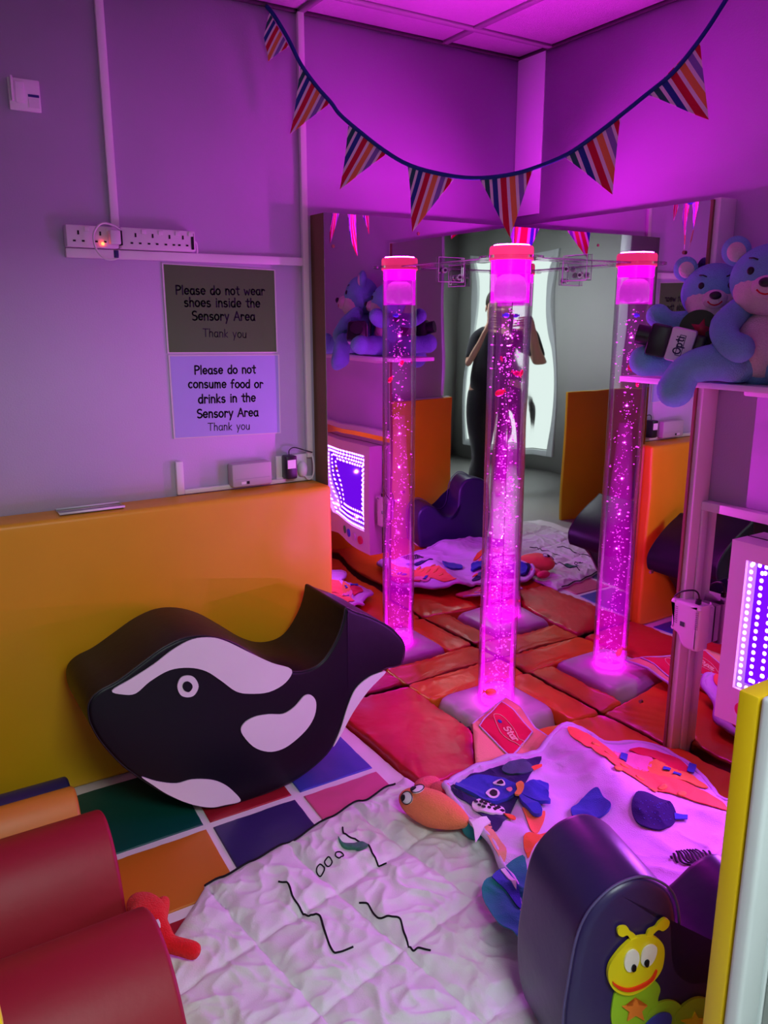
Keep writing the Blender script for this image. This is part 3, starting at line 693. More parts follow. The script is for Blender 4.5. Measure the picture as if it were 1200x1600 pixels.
# ------------------------------------------------------------------ quilt
qa = Vector((.256, .055)); qb = Vector((.036, -.268)); q0 = Vector((-1.389, -.696))
RCO, RCE = Vector((-1.11, -1.76)), Vector((.96, -.28)); RCN = Vector((.28, .96))
def under_rocker(x, y):
    d = Vector((x, y))-RCO; a, b_ = d.dot(RCE), d.dot(RCN)
    o = max(-.20-a, a-.62, -.02-b_, b_-.26)
    return 1/(1+math.exp(o/.015)) if o < .3 else 0
def quilt_h(u, v):
    fu = abs((u+100) % 1-.5)*2; fv = abs((v+100.0) % 1-.5)*2   # 1 on a seam
    du = (1-fu)*.135; dv = (1-fv)*.135
    d = min(du, dv)
    puff = .020*(1-math.exp(-d/.014)) 
    p = q0+qa*u+qb*v
    a = noise.noise(Vector((p.x*9, p.y*9, 2.2))); b_ = noise.noise(Vector((p.x*20+3, p.y*20, 5)))
    ra = 1-abs(noise.noise(Vector((p.x*11+a*.8, p.y*11, 7.7))))*2; rb_ = 1-abs(noise.noise(Vector((p.x*24+a, p.y*19+b_*.4, 1.7))))*2
    # puckers pulled into the seams
    pk = noise.noise(Vector((p.x*30, p.y*30, 4)))*math.exp(-d/.03)*.006
    return puff*(.85+.3*a) + .009*max(0, ra)**2*(.25+.75*min(1, d/.04)) + .005*max(0, rb_)**2 + .003*b_ + pk
def qpos(u, v, off=0):
    p = q0+qa*u+qb*v
    ed = min((u+1.02+1.5*max(0, min(v, .66)))*.7, 1.98-u, v+.02)           # distance inside the border
    wob = .045*noise.noise(Vector((u*2.5, v*2.5, 11)))*max(0, 1-ed*3)
    p = p + Vector((wob, wob*.8))
    x_, y_ = p
    k = 1-math.exp(-max(ed, 0)*.26/.02)
    k *= 1-.92*under_rocker(x_, y_)
    base = -.016 + .022/(1+math.exp(-(x_+.872)/.008))
    return Vector((x_, y_, base+.006+k*quilt_h(u, v)+off))
NU, NV = 210, 250; U0, U1, V0, V1 = -1.02, 1.98, -.02, 4.5
def u0_at(v): return U0 - 1.5*max(0, min(v, .66))
bm = bmesh.new(); G = []
for i in range(NU+1):
    G.append([bm.verts.new(qpos(u0_at(V0+(V1-V0)*j/NV)+(U1-u0_at(V0+(V1-V0)*j/NV))*i/NU, V0+(V1-V0)*j/NV)) for j in range(NV+1)])
for i in range(NU):
    for j in range(NV): bm.faces.new((G[i][j], G[i+1][j], G[i+1][j+1], G[i][j+1]))
rim = [G[i][0] for i in range(NU+1)]+[G[NU][j] for j in range(1, NV+1)]+[G[i][NV] for i in range(NU-1, -1, -1)]+[G[0][j] for j in range(NV-1, 0, -1)]
low = [bm.verts.new(v.co-Vector((0, 0, .010))) for v in rim]
for i in range(len(rim)): bm.faces.new((rim[i], rim[(i+1) % len(rim)], low[(i+1) % len(rim)], low[i]))
qt = thing('quilt', 'crumpled white padded quilt with black cord squiggles in the foreground', 'quilt', (-1.3, -1.2, -.02))
obj('cover', bm, M['quilt'], qt)
def quv(P): # world xy -> quilt u,v
    det = qa.x*qb.y-qa.y*qb.x; out = []
    for x, y in P:
        d = Vector((x, y))-q0; out.append(((d.x*qb.y-d.y*qb.x)/det, (qa.x*d.y-qa.y*d.x)/det))
    return out
def qline(P, r=.0026, closed=False, n=8):
    return TB([qpos(u, v, .002) for u, v in smooth_path(quv(P), n, closed)], r, 6, closed)
for P in ([(-1.477,-0.859),(-1.460,-0.882),(-1.472,-0.939),(-1.467,-1.004),(-1.457,-1.016),(-1.443,-1.035),(-1.461,-1.095),(-1.473,-1.157),(-1.461,-1.167),(-1.424,-1.171)], [(-1.330,-1.040),(-1.316,-1.061),(-1.319,-1.114),(-1.295,-1.137),(-1.277,-1.154),(-1.294,-1.200),(-1.304,-1.251),(-1.287,-1.254),(-1.270,-1.278)], [(-1.210,-0.737),(-1.224,-0.780),(-1.201,-0.816),(-1.191,-0.854),(-1.203,-0.901),(-1.203,-0.934),(-1.187,-0.948)]):
    obj('squiggle', qline(P), M['cord'], qt)
for P in ([(-1.344,-0.848),(-1.342,-0.870),(-1.360,-0.881),(-1.362,-0.860)], [(-1.313,-0.839),(-1.312,-0.859),(-1.329,-0.868),(-1.330,-0.848)], [(-1.273,-0.834),(-1.272,-0.854),(-1.292,-0.865),(-1.293,-0.844)]): obj('ring', qline(P, .002, True), M['cord'], qt)
lf = [Vector(p) for p in smooth_path(quv([(-1.250,-0.782),(-1.245,-0.806),(-1.220,-0.819),(-1.193,-0.825),(-1.192,-0.857),(-1.208,-0.868),(-1.226,-0.866),(-1.237,-0.846),(-1.252,-0.830),(-1.257,-0.809)]), 4, True)]
lo_ = obj('leaf_motif', patch(lf, lambda u, v, w_: qpos(u, v, .003+w_), .002, 1), cloth('leaf_green_cloth', (.04, .20, .11)), qt); lo_['label'] = 'green leaf motif'
pp = [qpos(U0+.002+(U1-U0)*.95*k/120, V0+.01, .004) for k in range(121)]
obj('piping', TB(pp, .003, 6), M['cord'], qt)

# ------------------------------------------------------------------ baby play mat
def segd(p, a, b):
    a = Vector(a); b = Vector(b); ab = b-a; t = max(0, min(1, (p-a).dot(ab)/ab.length_squared)); return (p-a-ab*t).length, t
RIDGE = [((-.30, -.70), (-.42, -1.15), .055, .09), ((-.12, -.80), (-.25, -1.35), .02, .06), ((-.55, -.80), (-.70, -1.0), .012, .05)]
def H_play(x, y):
    p = Vector((x, y)); h = .030
    for a, b_, hh, ww in RIDGE:
        d, tt = segd(p, a, b_); h += hh*math.exp(-(d/ww)**2)
    uu, vv = quv([(x, y)])[0]; o = max(uu-2.05, -.1-vv); h += .034/(1+math.exp(max(-50, min(50, o/.05))))
    r1 = 1-abs(noise.noise(Vector((x*7, y*7, 1.2))))*2.2; r2 = 1-abs(noise.noise(Vector((x*15+4, y*13, 6))))*2.2
    return h + .010*max(0, r1)**2 + .005*max(0, r2)**2 + .008*noise.noise(Vector((x*4, y*4, 9)))
def drape(P, off, th, sub=4, fn=None):
    fn = fn or H_play
    return patch(P, lambda x, y, w_: (x, y, fn(x, y)+off+w_), th, sub)
pm = thing('play_mat', 'lilac baby play mat with animal patches, in front of the bubble tube', 'play mat', (-.45, -1.05, 0))
OUT = [(-0.870,-0.788),(-0.818,-0.752),(-0.749,-0.724),(-0.679,-0.717),(-0.573,-0.726),(-0.471,-0.761),(-0.394,-0.749),(-0.314,-0.742),(-0.250,-0.766),(-0.217,-0.845),(-0.166,-0.892),(-0.090,-0.945),(-0.071,-1.003),(-0.073,-1.089),(-0.117,-1.202),(-0.164,-1.290)] + [(-.06, -1.36), (-.12, -1.47)] + [(-0.363,-1.436),(-0.536,-1.512),(-0.629,-1.518),(-0.744,-1.522),(-0.855,-1.477),(-0.996,-1.487),(-1.086,-1.430),(-0.990,-1.258),(-0.971,-1.184),(-0.928,-1.094),(-0.920,-1.006),(-0.908,-0.930),(-0.891,-0.856)]
OUTS = resample(smooth_path(OUT, 4, True), .018)
c_lil = mat('lilac_mesh_cloth', (.66, .50, .74), .8, .25, bump=.3, bscale=340, var=.05, sheen=.2)
c_lil2 = cloth('lilac_border', (.60, .48, .70))
obj('cover', drape(OUTS, -.012, .012, 5), c_lil, pm)
obj('border', TB([(p.x, p.y, H_play(p.x, p.y)-.002) for p in OUTS], .011, 8, True, .7), c_lil2, pm)
C_ = {k: cloth(k+'_cloth', v) for k, v in dict(navy=(.018, .012, .09), blue=(.035, .05, .42), midblue=(.04, .08, .40), orange=(.85, .14, .03), peach=(.82, .36, .22), red=(.62, .02, .05), amber=(.80, .30, .06), pink=(.80, .24, .36), teal=(.02, .26, .25), leaf=(.06, .10, .16), white=(.8, .76, .8), black=(.01, .01, .015), mint=(.06, .34, .32), coral=(.9, .18, .08)).items()}
def pp_(name, P, m, lab=None, off=.003, th=.003, sub=3, n=4, sm=True, z=None):
    Q = smooth_path(P, n, True) if sm else P
    o = obj(name, drape(resample(Q, .015), off, th, sub), C_[m] if isinstance(m, str) else m, pm, auto=35)
    if lab: o['label'] = lab
    return o
pp_('patch', [(-0.874,-0.824),(-0.820,-0.782),(-0.744,-0.760),(-0.666,-0.764),(-0.573,-0.785),(-0.473,-0.804),(-0.584,-0.870),(-0.719,-0.954),(-0.887,-1.065),(-0.886,-1.009),(-0.872,-0.924),(-0.880,-0.881)], 'navy', 'navy wedge patch')
oc = pp_('octopus_head', [(-0.843,-0.808),(-0.775,-0.777),(-0.722,-0.789),(-0.686,-0.829),(-0.673,-0.877),(-0.674,-0.915),(-0.714,-0.931),(-0.769,-0.929),(-0.823,-0.903),(-0.851,-0.861)], 'blue', 'blue octopus head', .006, .012)
for P, lab in (([(-0.681,-0.929),(-0.635,-0.924),(-0.588,-0.932),(-0.583,-0.956),(-0.618,-0.977),(-0.662,-0.966)], 1), ([(-0.688,-0.937),(-0.652,-0.964),(-0.630,-0.998),(-0.643,-1.026),(-0.673,-1.023),(-0.690,-0.985)], 2), ([(-0.697,-0.944),(-0.695,-0.985),(-0.691,-1.035),(-0.708,-1.056),(-0.729,-1.046),(-0.727,-0.997)], 3), ([(-0.684,-0.931),(-0.648,-0.945),(-0.617,-0.969),(-0.618,-0.993),(-0.653,-0.996),(-0.676,-0.969)], 4)):
    pp_('tentacle', P, 'blue', 'blue tentacle', .012, .012, 2)
for cx, cy_, P, Q in ((0, 0, [(-0.776,-0.878),(-0.748,-0.866),(-0.733,-0.879),(-0.738,-0.901),(-0.763,-0.915),(-0.783,-0.906)], [(-0.765,-0.884),(-0.746,-0.875),(-0.741,-0.891),(-0.756,-0.907),(-0.770,-0.902)]), (0, 0, [(-0.722,-0.847),(-0.699,-0.845),(-0.691,-0.863),(-0.701,-0.882),(-0.717,-0.872)], [(-0.714,-0.857),(-0.699,-0.858),(-0.700,-0.874),(-0.713,-0.871)])):
    pp_('eye', P, 'white', 'white eye', .019, .002, 1); pp_('pupil', Q, 'black', 'black pupil', .0215, .002, 1)
pp_('mouth', [(-0.710,-0.898),(-0.697,-0.902),(-0.698,-0.914),(-0.713,-0.917)], 'pink', 'pink mouth', .019, .002, 1)
pp_('bow', [(-0.680,-0.909),(-0.659,-0.909),(-0.667,-0.933),(-0.702,-0.953),(-0.711,-0.939),(-0.690,-0.927)], 'amber', 'orange bow', .021, .006, 1)
pp_('leaf', [(-0.638,-0.792),(-0.586,-0.782),(-0.548,-0.797),(-0.547,-0.840),(-0.563,-0.861),(-0.613,-0.862),(-0.637,-0.833)], 'leaf', 'grey green leaf', .008, .004)
pp_('leaf_stalk', [(-0.554,-0.845),(-0.512,-0.843),(-0.519,-0.853),(-0.562,-0.863)], 'orange', 'orange stalk', .008, .004, 1)
pp_('fish_flap', [(-0.872,-0.930),(-0.834,-0.916),(-0.794,-0.929),(-0.775,-0.960),(-0.788,-0.984),(-0.820,-1.001),(-0.856,-0.997),(-0.878,-0.965)], 'white', 'white flap with black netting', .006, .006)
nb = bmesh.new(); fc = [(-0.832,-0.960)][0]
PO = [(-0.868,-0.934),(-0.836,-0.922),(-0.799,-0.934),(-0.781,-0.961),(-0.793,-0.981),(-0.819,-0.994),(-0.850,-0.990),(-0.871,-0.962)]
def inside(p, P):
    r = False; j = len(P)-1
    for i in range(len(P)):
        if (P[i][1] > p[1]) != (P[j][1] > p[1]) and p[0] < (P[j][0]-P[i][0])*(p[1]-P[i][1])/(P[j][1]-P[i][1])+P[i][0]: r = not r
        j = i
    return r
xs = [p[0] for p in PO]; ys = [p[1] for p in PO]; xx = min(xs); row = 0
while xx < max(xs):
    yy = min(ys) + (.009 if row % 2 else 0)
    while yy < max(ys):
        if inside((xx, yy), PO):
            pts = [nb.verts.new((xx+a, yy+b_, H_play(xx, yy)+.0135)) for a, b_ in circle(0, 0, .0062, .0078, 8)]; nb.faces.new(pts)
        yy += .018
    xx += .0135; row += 1
obj('netting', nb, C_['black'], pm)
pp_('fin', [(-0.799,-0.992),(-0.779,-0.997),(-0.781,-1.026),(-0.798,-1.022),(-0.803,-1.005)], 'orange', 'orange fin', .008, .004, 1)
pp_('patch', [(-0.728,-0.994),(-0.721,-1.037),(-0.678,-1.041),(-0.737,-1.087),(-0.789,-1.112),(-0.755,-1.046)], 'coral', 'red orange patch')
pp_('patch', [(-0.851,-1.137),(-0.789,-1.122),(-0.741,-1.123),(-0.790,-1.155),(-0.847,-1.180),(-0.902,-1.210)], 'orange', 'orange patch')
pp_('ball', [(-0.596,-1.066),(-0.556,-1.059),(-0.505,-1.050),(-0.479,-1.062),(-0.499,-1.107),(-0.514,-1.149),(-0.550,-1.158),(-0.594,-1.141),(-0.622,-1.116)], 'midblue', 'blue crinkle ball', .004, .008)
pp_('patch', [(-0.471,-1.189),(-0.418,-1.168),(-0.371,-1.181),(-0.342,-1.216),(-0.352,-1.257),(-0.391,-1.285),(-0.446,-1.291),(-0.490,-1.267),(-0.496,-1.230)], 'navy', 'dark speckled oval patch', .004, .004)
pp_('ribbon', [(-0.363,-1.261),(-0.332,-1.285),(-0.348,-1.297),(-0.383,-1.279)], 'midblue', 'blue ribbon tag', .008, .003, 1, 1, False)
db = bmesh.new()
for k in range(34):
    px_, py_ = [(-0.423,-1.235)][0]; a = random.uniform(0, 6.28); r = random.random()**.5*.05; x_, y_ = px_+r*cos(a)*1.1, py_+r*sin(a)*.9
    db.faces.new([db.verts.new((x_+p[0], y_+p[1], H_play(x_, y_)+.0085)) for p in circle(0, 0, .0012, .003, 6)])
obj('speckles', db, C_['midblue'], pm)
# zebra oval
zb = bmesh.new(); ZP = [(-0.531,-1.376),(-0.479,-1.372),(-0.428,-1.388),(-0.408,-1.424),(-0.431,-1.461),(-0.465,-1.478),(-0.495,-1.472),(-0.507,-1.436),(-0.528,-1.410)]
for k in range(13):
    t0 = (k+.5)/13; line = []
    for j in range(40):
        s_ = j/39; x_ = min(p[0] for p in ZP)+(max(p[0] for p in ZP)-min(p[0] for p in ZP))*t0 + .012*sin(s_*7+k*.3); y_ = min(p[1] for p in ZP)+(max(p[1] for p in ZP)-min(p[1] for p in ZP))*s_
        if inside((x_, y_), ZP): line.append((x_, y_, H_play(x_, y_)+.0045))
    if len(line) > 2: tube(zb, line, .0034, 6, False, .5)
obj('zebra_stripes', zb, C_['black'], pm)
pp_('patch', [(-0.331,-0.778),(-0.284,-0.792),(-0.269,-0.854),(-0.273,-0.945),(-0.248,-1.045),(-0.209,-1.154),(-0.192,-1.249),(-0.194,-1.312),(-0.236,-1.344),(-0.261,-1.255),(-0.296,-1.175),(-0.351,-1.082),(-0.369,-0.992),(-0.359,-0.896)], 'coral', 'long red orange giraffe neck')
for q in [(-0.329,-0.967),(-0.317,-1.025),(-0.370,-1.046),(-0.315,-1.089),(-0.284,-1.152),(-0.327,-1.150),(-0.265,-1.210),(-0.314,-0.896)]:
    obj('spot', patch(circle(q[0], q[1], .016, .013, 14), lambda x, y, w_: (x, y, H_play(x, y)+.0062+w_), .002, 1), C_['amber'], pm)
pp_('patch', [(-0.204,-0.945),(-0.151,-0.963),(-0.108,-1.000),(-0.090,-1.060),(-0.108,-1.115),(-0.127,-1.135),(-0.164,-1.093),(-0.179,-1.014)], 'red', 'dark red crescent patch')
pp_('patch', [(-0.261,-0.928),(-0.211,-0.960),(-0.180,-1.023),(-0.232,-1.056),(-0.263,-1.045),(-0.289,-1.001)], 'pink', 'pink patch')
pp_('patch', [(-0.185,-1.029),(-0.158,-1.088),(-0.133,-1.145),(-0.160,-1.228),(-0.190,-1.188),(-0.220,-1.126),(-0.240,-1.060)], 'amber', 'amber patch')
for P in ([(-0.246,-0.948),(-0.233,-0.966),(-0.273,-0.994),(-0.285,-0.977)], [(-0.189,-1.079),(-0.176,-1.097),(-0.195,-1.107),(-0.208,-1.090)], [(-0.183,-1.115),(-0.168,-1.133),(-0.187,-1.143),(-0.202,-1.125)], [(-0.083,-1.098),(-0.076,-1.121),(-0.126,-1.149),(-0.133,-1.127)]):
    pp_('ribbon', P, 'midblue', 'blue ribbon tag', .008, .003, 1, 1, False)
pp_('patch', [(-1.078,-1.232),(-0.998,-1.208),(-0.926,-1.192),(-0.920,-1.227),(-1.095,-1.422),(-1.115,-1.395),(-1.119,-1.333)], 'teal', 'teal petal')
pp_('patch', [(-1.034,-1.220),(-0.983,-1.206),(-0.985,-1.245),(-1.013,-1.306),(-1.043,-1.340),(-1.031,-1.273)], 'midblue', 'blue stripe on the petal', .007)
pp_('ribbon', [(-0.996,-1.209),(-0.983,-1.211),(-0.996,-1.272),(-1.012,-1.290)], 'white', 'spotted ribbon', .010, .003, 1, 1, False)
pp_('patch', [(-0.906,-1.007),(-0.876,-1.011),(-0.899,-1.068),(-0.926,-1.150),(-0.967,-1.187),(-0.958,-1.149),(-0.934,-1.093)], 'peach', 'pale peach petal edge')
pp_('star_tag', [(-0.937,-0.997),(-0.927,-1.014),(-0.899,-1.009),(-0.883,-1.012),(-0.885,-1.033),(-0.914,-1.042),(-0.946,-1.064),(-0.980,-1.083),(-0.952,-1.040)], 'white', 'white star tag', .012, .005, 1, 1, False)
# raised flap with the red label square at the back of the mat
A_, B_, C2_ = Vector((-.655, -.62, .012)), Vector((-.50, -.50, .062)), Vector((-.36, -.48, .055))
def H_flap(x, y):
    return .012 + .055*max(0, min(1, (y+.70)/.16)) + .006*noise.noise(Vector((x*11, y*11, 3)))
FL = [(-0.558,-0.535),(-0.450,-0.490),(-0.316,-0.435),(-0.325,-0.527),(-0.346,-0.634),(-0.324,-0.698),(-0.311,-0.754),(-0.394,-0.764),(-0.485,-0.767),(-0.576,-0.739),(-0.689,-0.725)]
obj('flap', drape(resample(FL, .012), -.004, .012, 3, H_flap), C_['peach'], pm)['label'] = 'peach flap'
obj('flap_edge', TB([(p.x, p.y, H_flap(p.x, p.y)+.003) for p in resample(FL[:7], .012)[:46]], .006, 6), c_lil2, pm)
RSQ = [(-0.545,-0.558),(-0.367,-0.468),(-0.374,-0.650),(-0.531,-0.719)]
lb = obj('label_square', drape(resample(RSQ, .012), .010, .004, 2, H_flap), cloth('label_red_cloth', (.66, .01, .06)), pm); lb['label'] = 'red label square with a fish shaped logo'
for i in range(4):
    pass
obj('label_piping', TB([(p.x, p.y, H_flap(p.x, p.y)+.012) for p in resample(RSQ, .012)], .0035, 6, True), c_lil2, pm)
lc = cloth('logo_cream', (.85, .55, .35))
LG = smooth_path([(-0.462,-0.537),(-0.435,-0.548),(-0.430,-0.591),(-0.437,-0.631),(-0.449,-0.662),(-0.440,-0.678),(-0.464,-0.695),(-0.476,-0.672),(-0.488,-0.648),(-0.492,-0.608)], 5, True)
obj('logo_outline', TB([(p.x, p.y, H_flap(p.x, p.y)+.016) for p in LG], .0014, 5, True), lc, lb)
la, lbp = [(-0.470,-0.600),(-0.475,-0.667)]
lbm = bmesh.new(); letters(lbm, 'Star', la, lbp, lambda x, y: (x, y, H_flap(x, y)+.0165), .09)
obj('logo_lettering', lbm, lc, lb, smooth=False)
c0 = [(-0.461,-0.571)][0]
obj('logo_dots', patch(circle(c0[0], c0[1], .008, .008, 12), lambda x, y, w_: (x, y, H_flap(x, y)+.015+w_), .001), C_['midblue'], lb)

# ------------------------------------------------------------------ plush toys on the floor
fp = thing('fish_plush', 'orange plush fish with big white eyes lying on the back corner of the quilt', 'plush toy', (-.90, -.78, .02))
c1 = [(-1.004,-0.808)][0]; c2 = [(-0.942,-0.943)][0]
p1 = Vector((*c1, .068)); p2 = Vector((*c2, .062)); ax = (p2-p1).normalized(); mid = (p1+p2)/2; Lf = (p2-p1).length
side = Vector((0, 0, 1)).cross(ax).normalized(); upv = ax.cross(side)
Rf = Matrix((ax, side, upv)).transposed()
c_or = plush('orange_plush', (.90, .23, .10)); c_pk = plush('pink_plush', (.85, .10, .16))
bm = EL(mid, (1, 1, 1), None, 32, 22)
for v in bm.verts:
    q = v.co-mid; s = q.x; k = (1-.28*max(0, s))
    v.co = mid + Rf @ Vector((q.x*(Lf*.5+.045), q.y*.058*k, q.z*.052*k))
obj('body', bm, c_or, fp)
tl = p2+ax*.05
eyeN = -side if (Rf @ Vector((0, -1, 0))).dot(CAM-mid) > 0 else side
for (qx, qy), r in (((640, 1247), .026), ((655, 1263), .026)):
    pass
def on_fish(u, w_, k): # u along, w sideways angle toward camera
    q = Vector((u, cos(w_), sin(w_))); 
    rr = math.sqrt(max(0, 1-u*u)); kk = (1-.28*max(0, u))
    n_ = Rf @ Vector((u/(Lf*.5+.045), (-1)*cos(w_)*rr/.058, sin(w_)*rr/.052)); n_.normalize()
    return mid + Rf @ Vector((u*(Lf*.5+.045), -cos(w_)*rr*.058*kk, sin(w_)*rr*.052*kk)) + n_*k, n_
sgn = 1 if (Rf @ Vector((0, -1, 0))).dot(CAM-mid) > 0 else -1
for u_, w_ in ((-.62, .72), (-.48, 1.55)):
    w_ = w_ if sgn > 0 else pi-w_
    p, n_ = on_fish(u_, w_, .000); Rq = n_.to_track_quat('Z', 'Y').to_matrix()
    obj('eye', EL(p, (.024, .018, .006), Rq, 18, 10), C_['white'], fp)['label'] = 'white eye'
    obj('eye_outline', TB([p+Rq @ Vector((.024*cos(a), .018*sin(a), .003)) for a in [2*pi*k/28 for k in range(28)]], .0014, 5, True), C_['black'], fp)
    p2_, n2 = on_fish(u_-.10, w_-.10*sgn, .004); obj('pupil', EL(p2_, (.012, .010, .005), n2.to_track_quat('Z', 'Y').to_matrix(), 14, 8), C_['black'], fp)['label'] = 'black pupil'
q1 = [(-0.892,-0.727)][0]; q2 = [(-0.876,-0.755)][0]
bm = bmesh.new(); ell(bm, (q1[0], q1[1], .045), (.045, .026, .022), eul(0, 0, -10)); ell(bm, (q2[0], q2[1]-.02, .05), (.035, .022, .02), eul(0, -15, -55))
obj('fin', bm, c_pk, fp)['label'] = 'pink fin lobes'
obj('tail', EL(p2+ax*.055+Vector((0, 0, -.02)), (.035, .012, .028), Rf, 16, 10), C_['teal'], fp)['label'] = 'green tail end'

rp = thing('red_plush', 'small red plush creature with stubby limbs at the edge of the quilt', 'plush toy', (-1.83, -.86, 0))
pts = [(-1.828,-0.804),(-1.819,-0.873),(-1.822,-0.912),(-1.811,-0.958),(-1.778,-0.988),(-1.750,-1.017),(-1.796,-0.861),(-1.771,-0.806),(-1.849,-0.953),(-1.862,-0.884),(-1.857,-0.782),(-1.886,-0.917)]
zz = [.060, .062, .055, .045, .040, .035, .055, .050, .045, .055, .05, .04]
rr_ = [.034, .036, .03, .022, .021, .024, .019, .017, .024, .034, .028, .024]
skin('body', [(x, y, z) for (x, y), z in zip(pts, zz)], [(0, 1), (1, 2), (2, 3), (3, 4), (4, 5), (1, 6), (6, 7), (2, 8), (1, 9), (0, 10), (9, 11)], rr_, plush('red_plush_fur', (.80, .015, .02)), rp, 2, 1)
ep = [(-1.823,-0.926)][0]; obj('label_tag', BX((ep[0]-.004, ep[1]-.01, .078), (ep[0]+.004, ep[1]+.006, .092), .001), C_['white'], rp)['label'] = 'small white tag'

# ------------------------------------------------------------------ dark purple rocker with the caterpillar
CE = Vector((.96, -.28, 0)).normalized(); CN = Vector((-CE.y, CE.x, 0)); CO = Vector((-1.11, -1.76, 0))
ft = [(-0.159,0.171),(-0.153,0.265),(-0.142,0.353),(-0.123,0.405),(-0.090,0.440),(-0.055,0.457),(-0.014,0.460),(0.023,0.443),(0.054,0.414),(0.072,0.371),(0.081,0.314),(0.089,0.263),(0.105,0.229),(0.141,0.206)]
pf = [(ft[0][0]+.055, .004), (ft[0][0]+.014, .055)]
PR = pf + ft + [(ft[-1][0]+.045, ft[-1][1]+.004), (ft[-1][0]+.09, ft[-1][1]+.03), (ft[-1][0]+.14, ft[-1][1]+.07), (ft[-1][0]+.19, ft[-1][1]+.085), (ft[-1][0]+.235, ft[-1][1]+.06), (ft[-1][0]+.255, ft[-1][1]+.0), (ft[-1][0]+.245, .06), (ft[-1][0]+.21, .004), (.10, .003)]
rk = thing('caterpillar_rocker', 'dark purple soft play seat with a yellow caterpillar on its side', 'soft toy', (-1.0, -1.7, -.02))
RK = resample(smooth_path(PR, 4, True), .012)
RK = [Vector((p.x, max(p.y, .004))) for p in RK]
RD = .235
to_c = lambda u, v, w_: CO + CE*u + CN*w_ + Vector((0, 0, v))
obj('body', extrude_shape(RK, RD, to_c, .020, 5), M['purple_v'], rk, auto=60)
seam = [p for p in inset(RK, .004)]
obj('seam', TB([to_c(p.x, p.y, .006) for p in seam], .0028, 6, True), mat('worn_seam', (.09, .07, .2), .5, .4, var=.3, vscale=30), rk)
def cp(name, P, m, lab, th=.004, off=0, n=4, sm=True, par=None):
    Q = resample(smooth_path(P, n, True) if sm else P, .008)
    o = obj(name, patch(Q, lambda u, v, w_: to_c(u, v, -.001-off-w_), th), m, par or rk, auto=40); o['label'] = lab; return o
cy_ = vinyl('caterpillar_yellow', (.72, .62, .01)); cg = vinyl('caterpillar_green', (.30, .55, .02)); cred = vinyl('caterpillar_red', (.8, .04, .01)); cor = vinyl('caterpillar_orange', (.8, .22, .03)); cwh = vinyl('caterpillar_white', (.75, .75, .72)); cbl = M['black_v']
cp('body_segment', [(-0.062,0.204),(-0.055,0.225),(-0.037,0.228),(-0.001,0.230),(0.028,0.226),(0.044,0.203),(0.041,0.177),(0.050,0.143),(0.047,0.097),(0.011,0.084),(-0.035,0.105),(-0.061,0.151)], cg, 'green caterpillar segment')
cp('body_segment', [(0.018,0.137),(0.036,0.166),(0.065,0.170),(0.093,0.153),(0.112,0.118),(0.111,0.063),(0.043,0.051)], cg, 'green caterpillar segment', .0045, .0005)
cp('body_segment', [(0.085,0.118),(0.097,0.146),(0.130,0.159),(0.164,0.144),(0.187,0.106),(0.187,0.057),(0.129,0.026)], cg, 'green caterpillar segment', .005, .001)
cp('star', [(-0.013,0.199),(-0.004,0.180),(0.015,0.174),(0.003,0.164),(0.011,0.139),(-0.010,0.157),(-0.028,0.149),(-0.025,0.170),(-0.042,0.187),(-0.020,0.183)], cor, 'orange star', .003, .005, 1, False)
cp('star', [(0.129,0.128),(0.139,0.109),(0.159,0.101),(0.147,0.091),(0.154,0.067),(0.132,0.083),(0.110,0.080),(0.117,0.100),(0.097,0.115),(0.122,0.113)], cy_, 'yellow star', .003, .006, 1, False)
cp('spot', [(0.014,0.119),(0.024,0.138),(0.049,0.148),(0.071,0.138),(0.073,0.115),(0.061,0.090),(0.033,0.078)], M['blue_v'], 'blue spot', .003, .006)
hd = cp('caterpillar_head', [(-0.082,0.272),(-0.080,0.295),(-0.067,0.316),(-0.049,0.334),(-0.032,0.343),(-0.008,0.343),(0.018,0.334),(0.036,0.313),(0.041,0.285),(0.037,0.254),(0.020,0.231),(-0.003,0.217),(-0.029,0.213),(-0.055,0.225),(-0.073,0.245)], cy_, 'yellow caterpillar face', .007, .004)
for P in ([(-0.036,0.341),(-0.045,0.353),(-0.055,0.352),(-0.065,0.359),(-0.067,0.371),(-0.060,0.376),(-0.047,0.372),(-0.040,0.361),(-0.027,0.349),(-0.020,0.338)], [(-0.002,0.337),(0.002,0.353),(0.016,0.357),(0.023,0.366),(0.035,0.372),(0.046,0.364),(0.045,0.351),(0.034,0.344),(0.023,0.349),(0.013,0.342),(0.010,0.333)]):
    cp('antenna', P, cy_, 'yellow antenna', .005, .004)
for P, Q in (([(-0.050,0.302),(-0.044,0.318),(-0.032,0.322),(-0.021,0.312),(-0.018,0.293),(-0.025,0.275),(-0.039,0.273),(-0.048,0.285)], [(-0.035,0.281),(-0.032,0.289),(-0.026,0.287),(-0.026,0.276),(-0.032,0.274)]), ([(-0.014,0.300),(-0.009,0.318),(0.005,0.324),(0.019,0.315),(0.019,0.295),(0.010,0.278),(-0.002,0.275),(-0.012,0.285)], [(-0.007,0.284),(-0.005,0.292),(0.002,0.292),(0.002,0.280),(-0.002,0.277)])):
    cp('eye', P, cwh, 'white eye', .003, .0115); cp('pupil', Q, cbl, 'black pupil', .003, .015)
cp('smile', [(-0.072,0.259),(-0.067,0.253),(-0.052,0.241),(-0.033,0.233),(-0.009,0.235),(0.012,0.243),(0.022,0.260),(0.025,0.258),(0.018,0.239),(-0.004,0.227),(-0.032,0.225),(-0.054,0.235),(-0.070,0.251)], cred, 'red smile', .003, .0115)

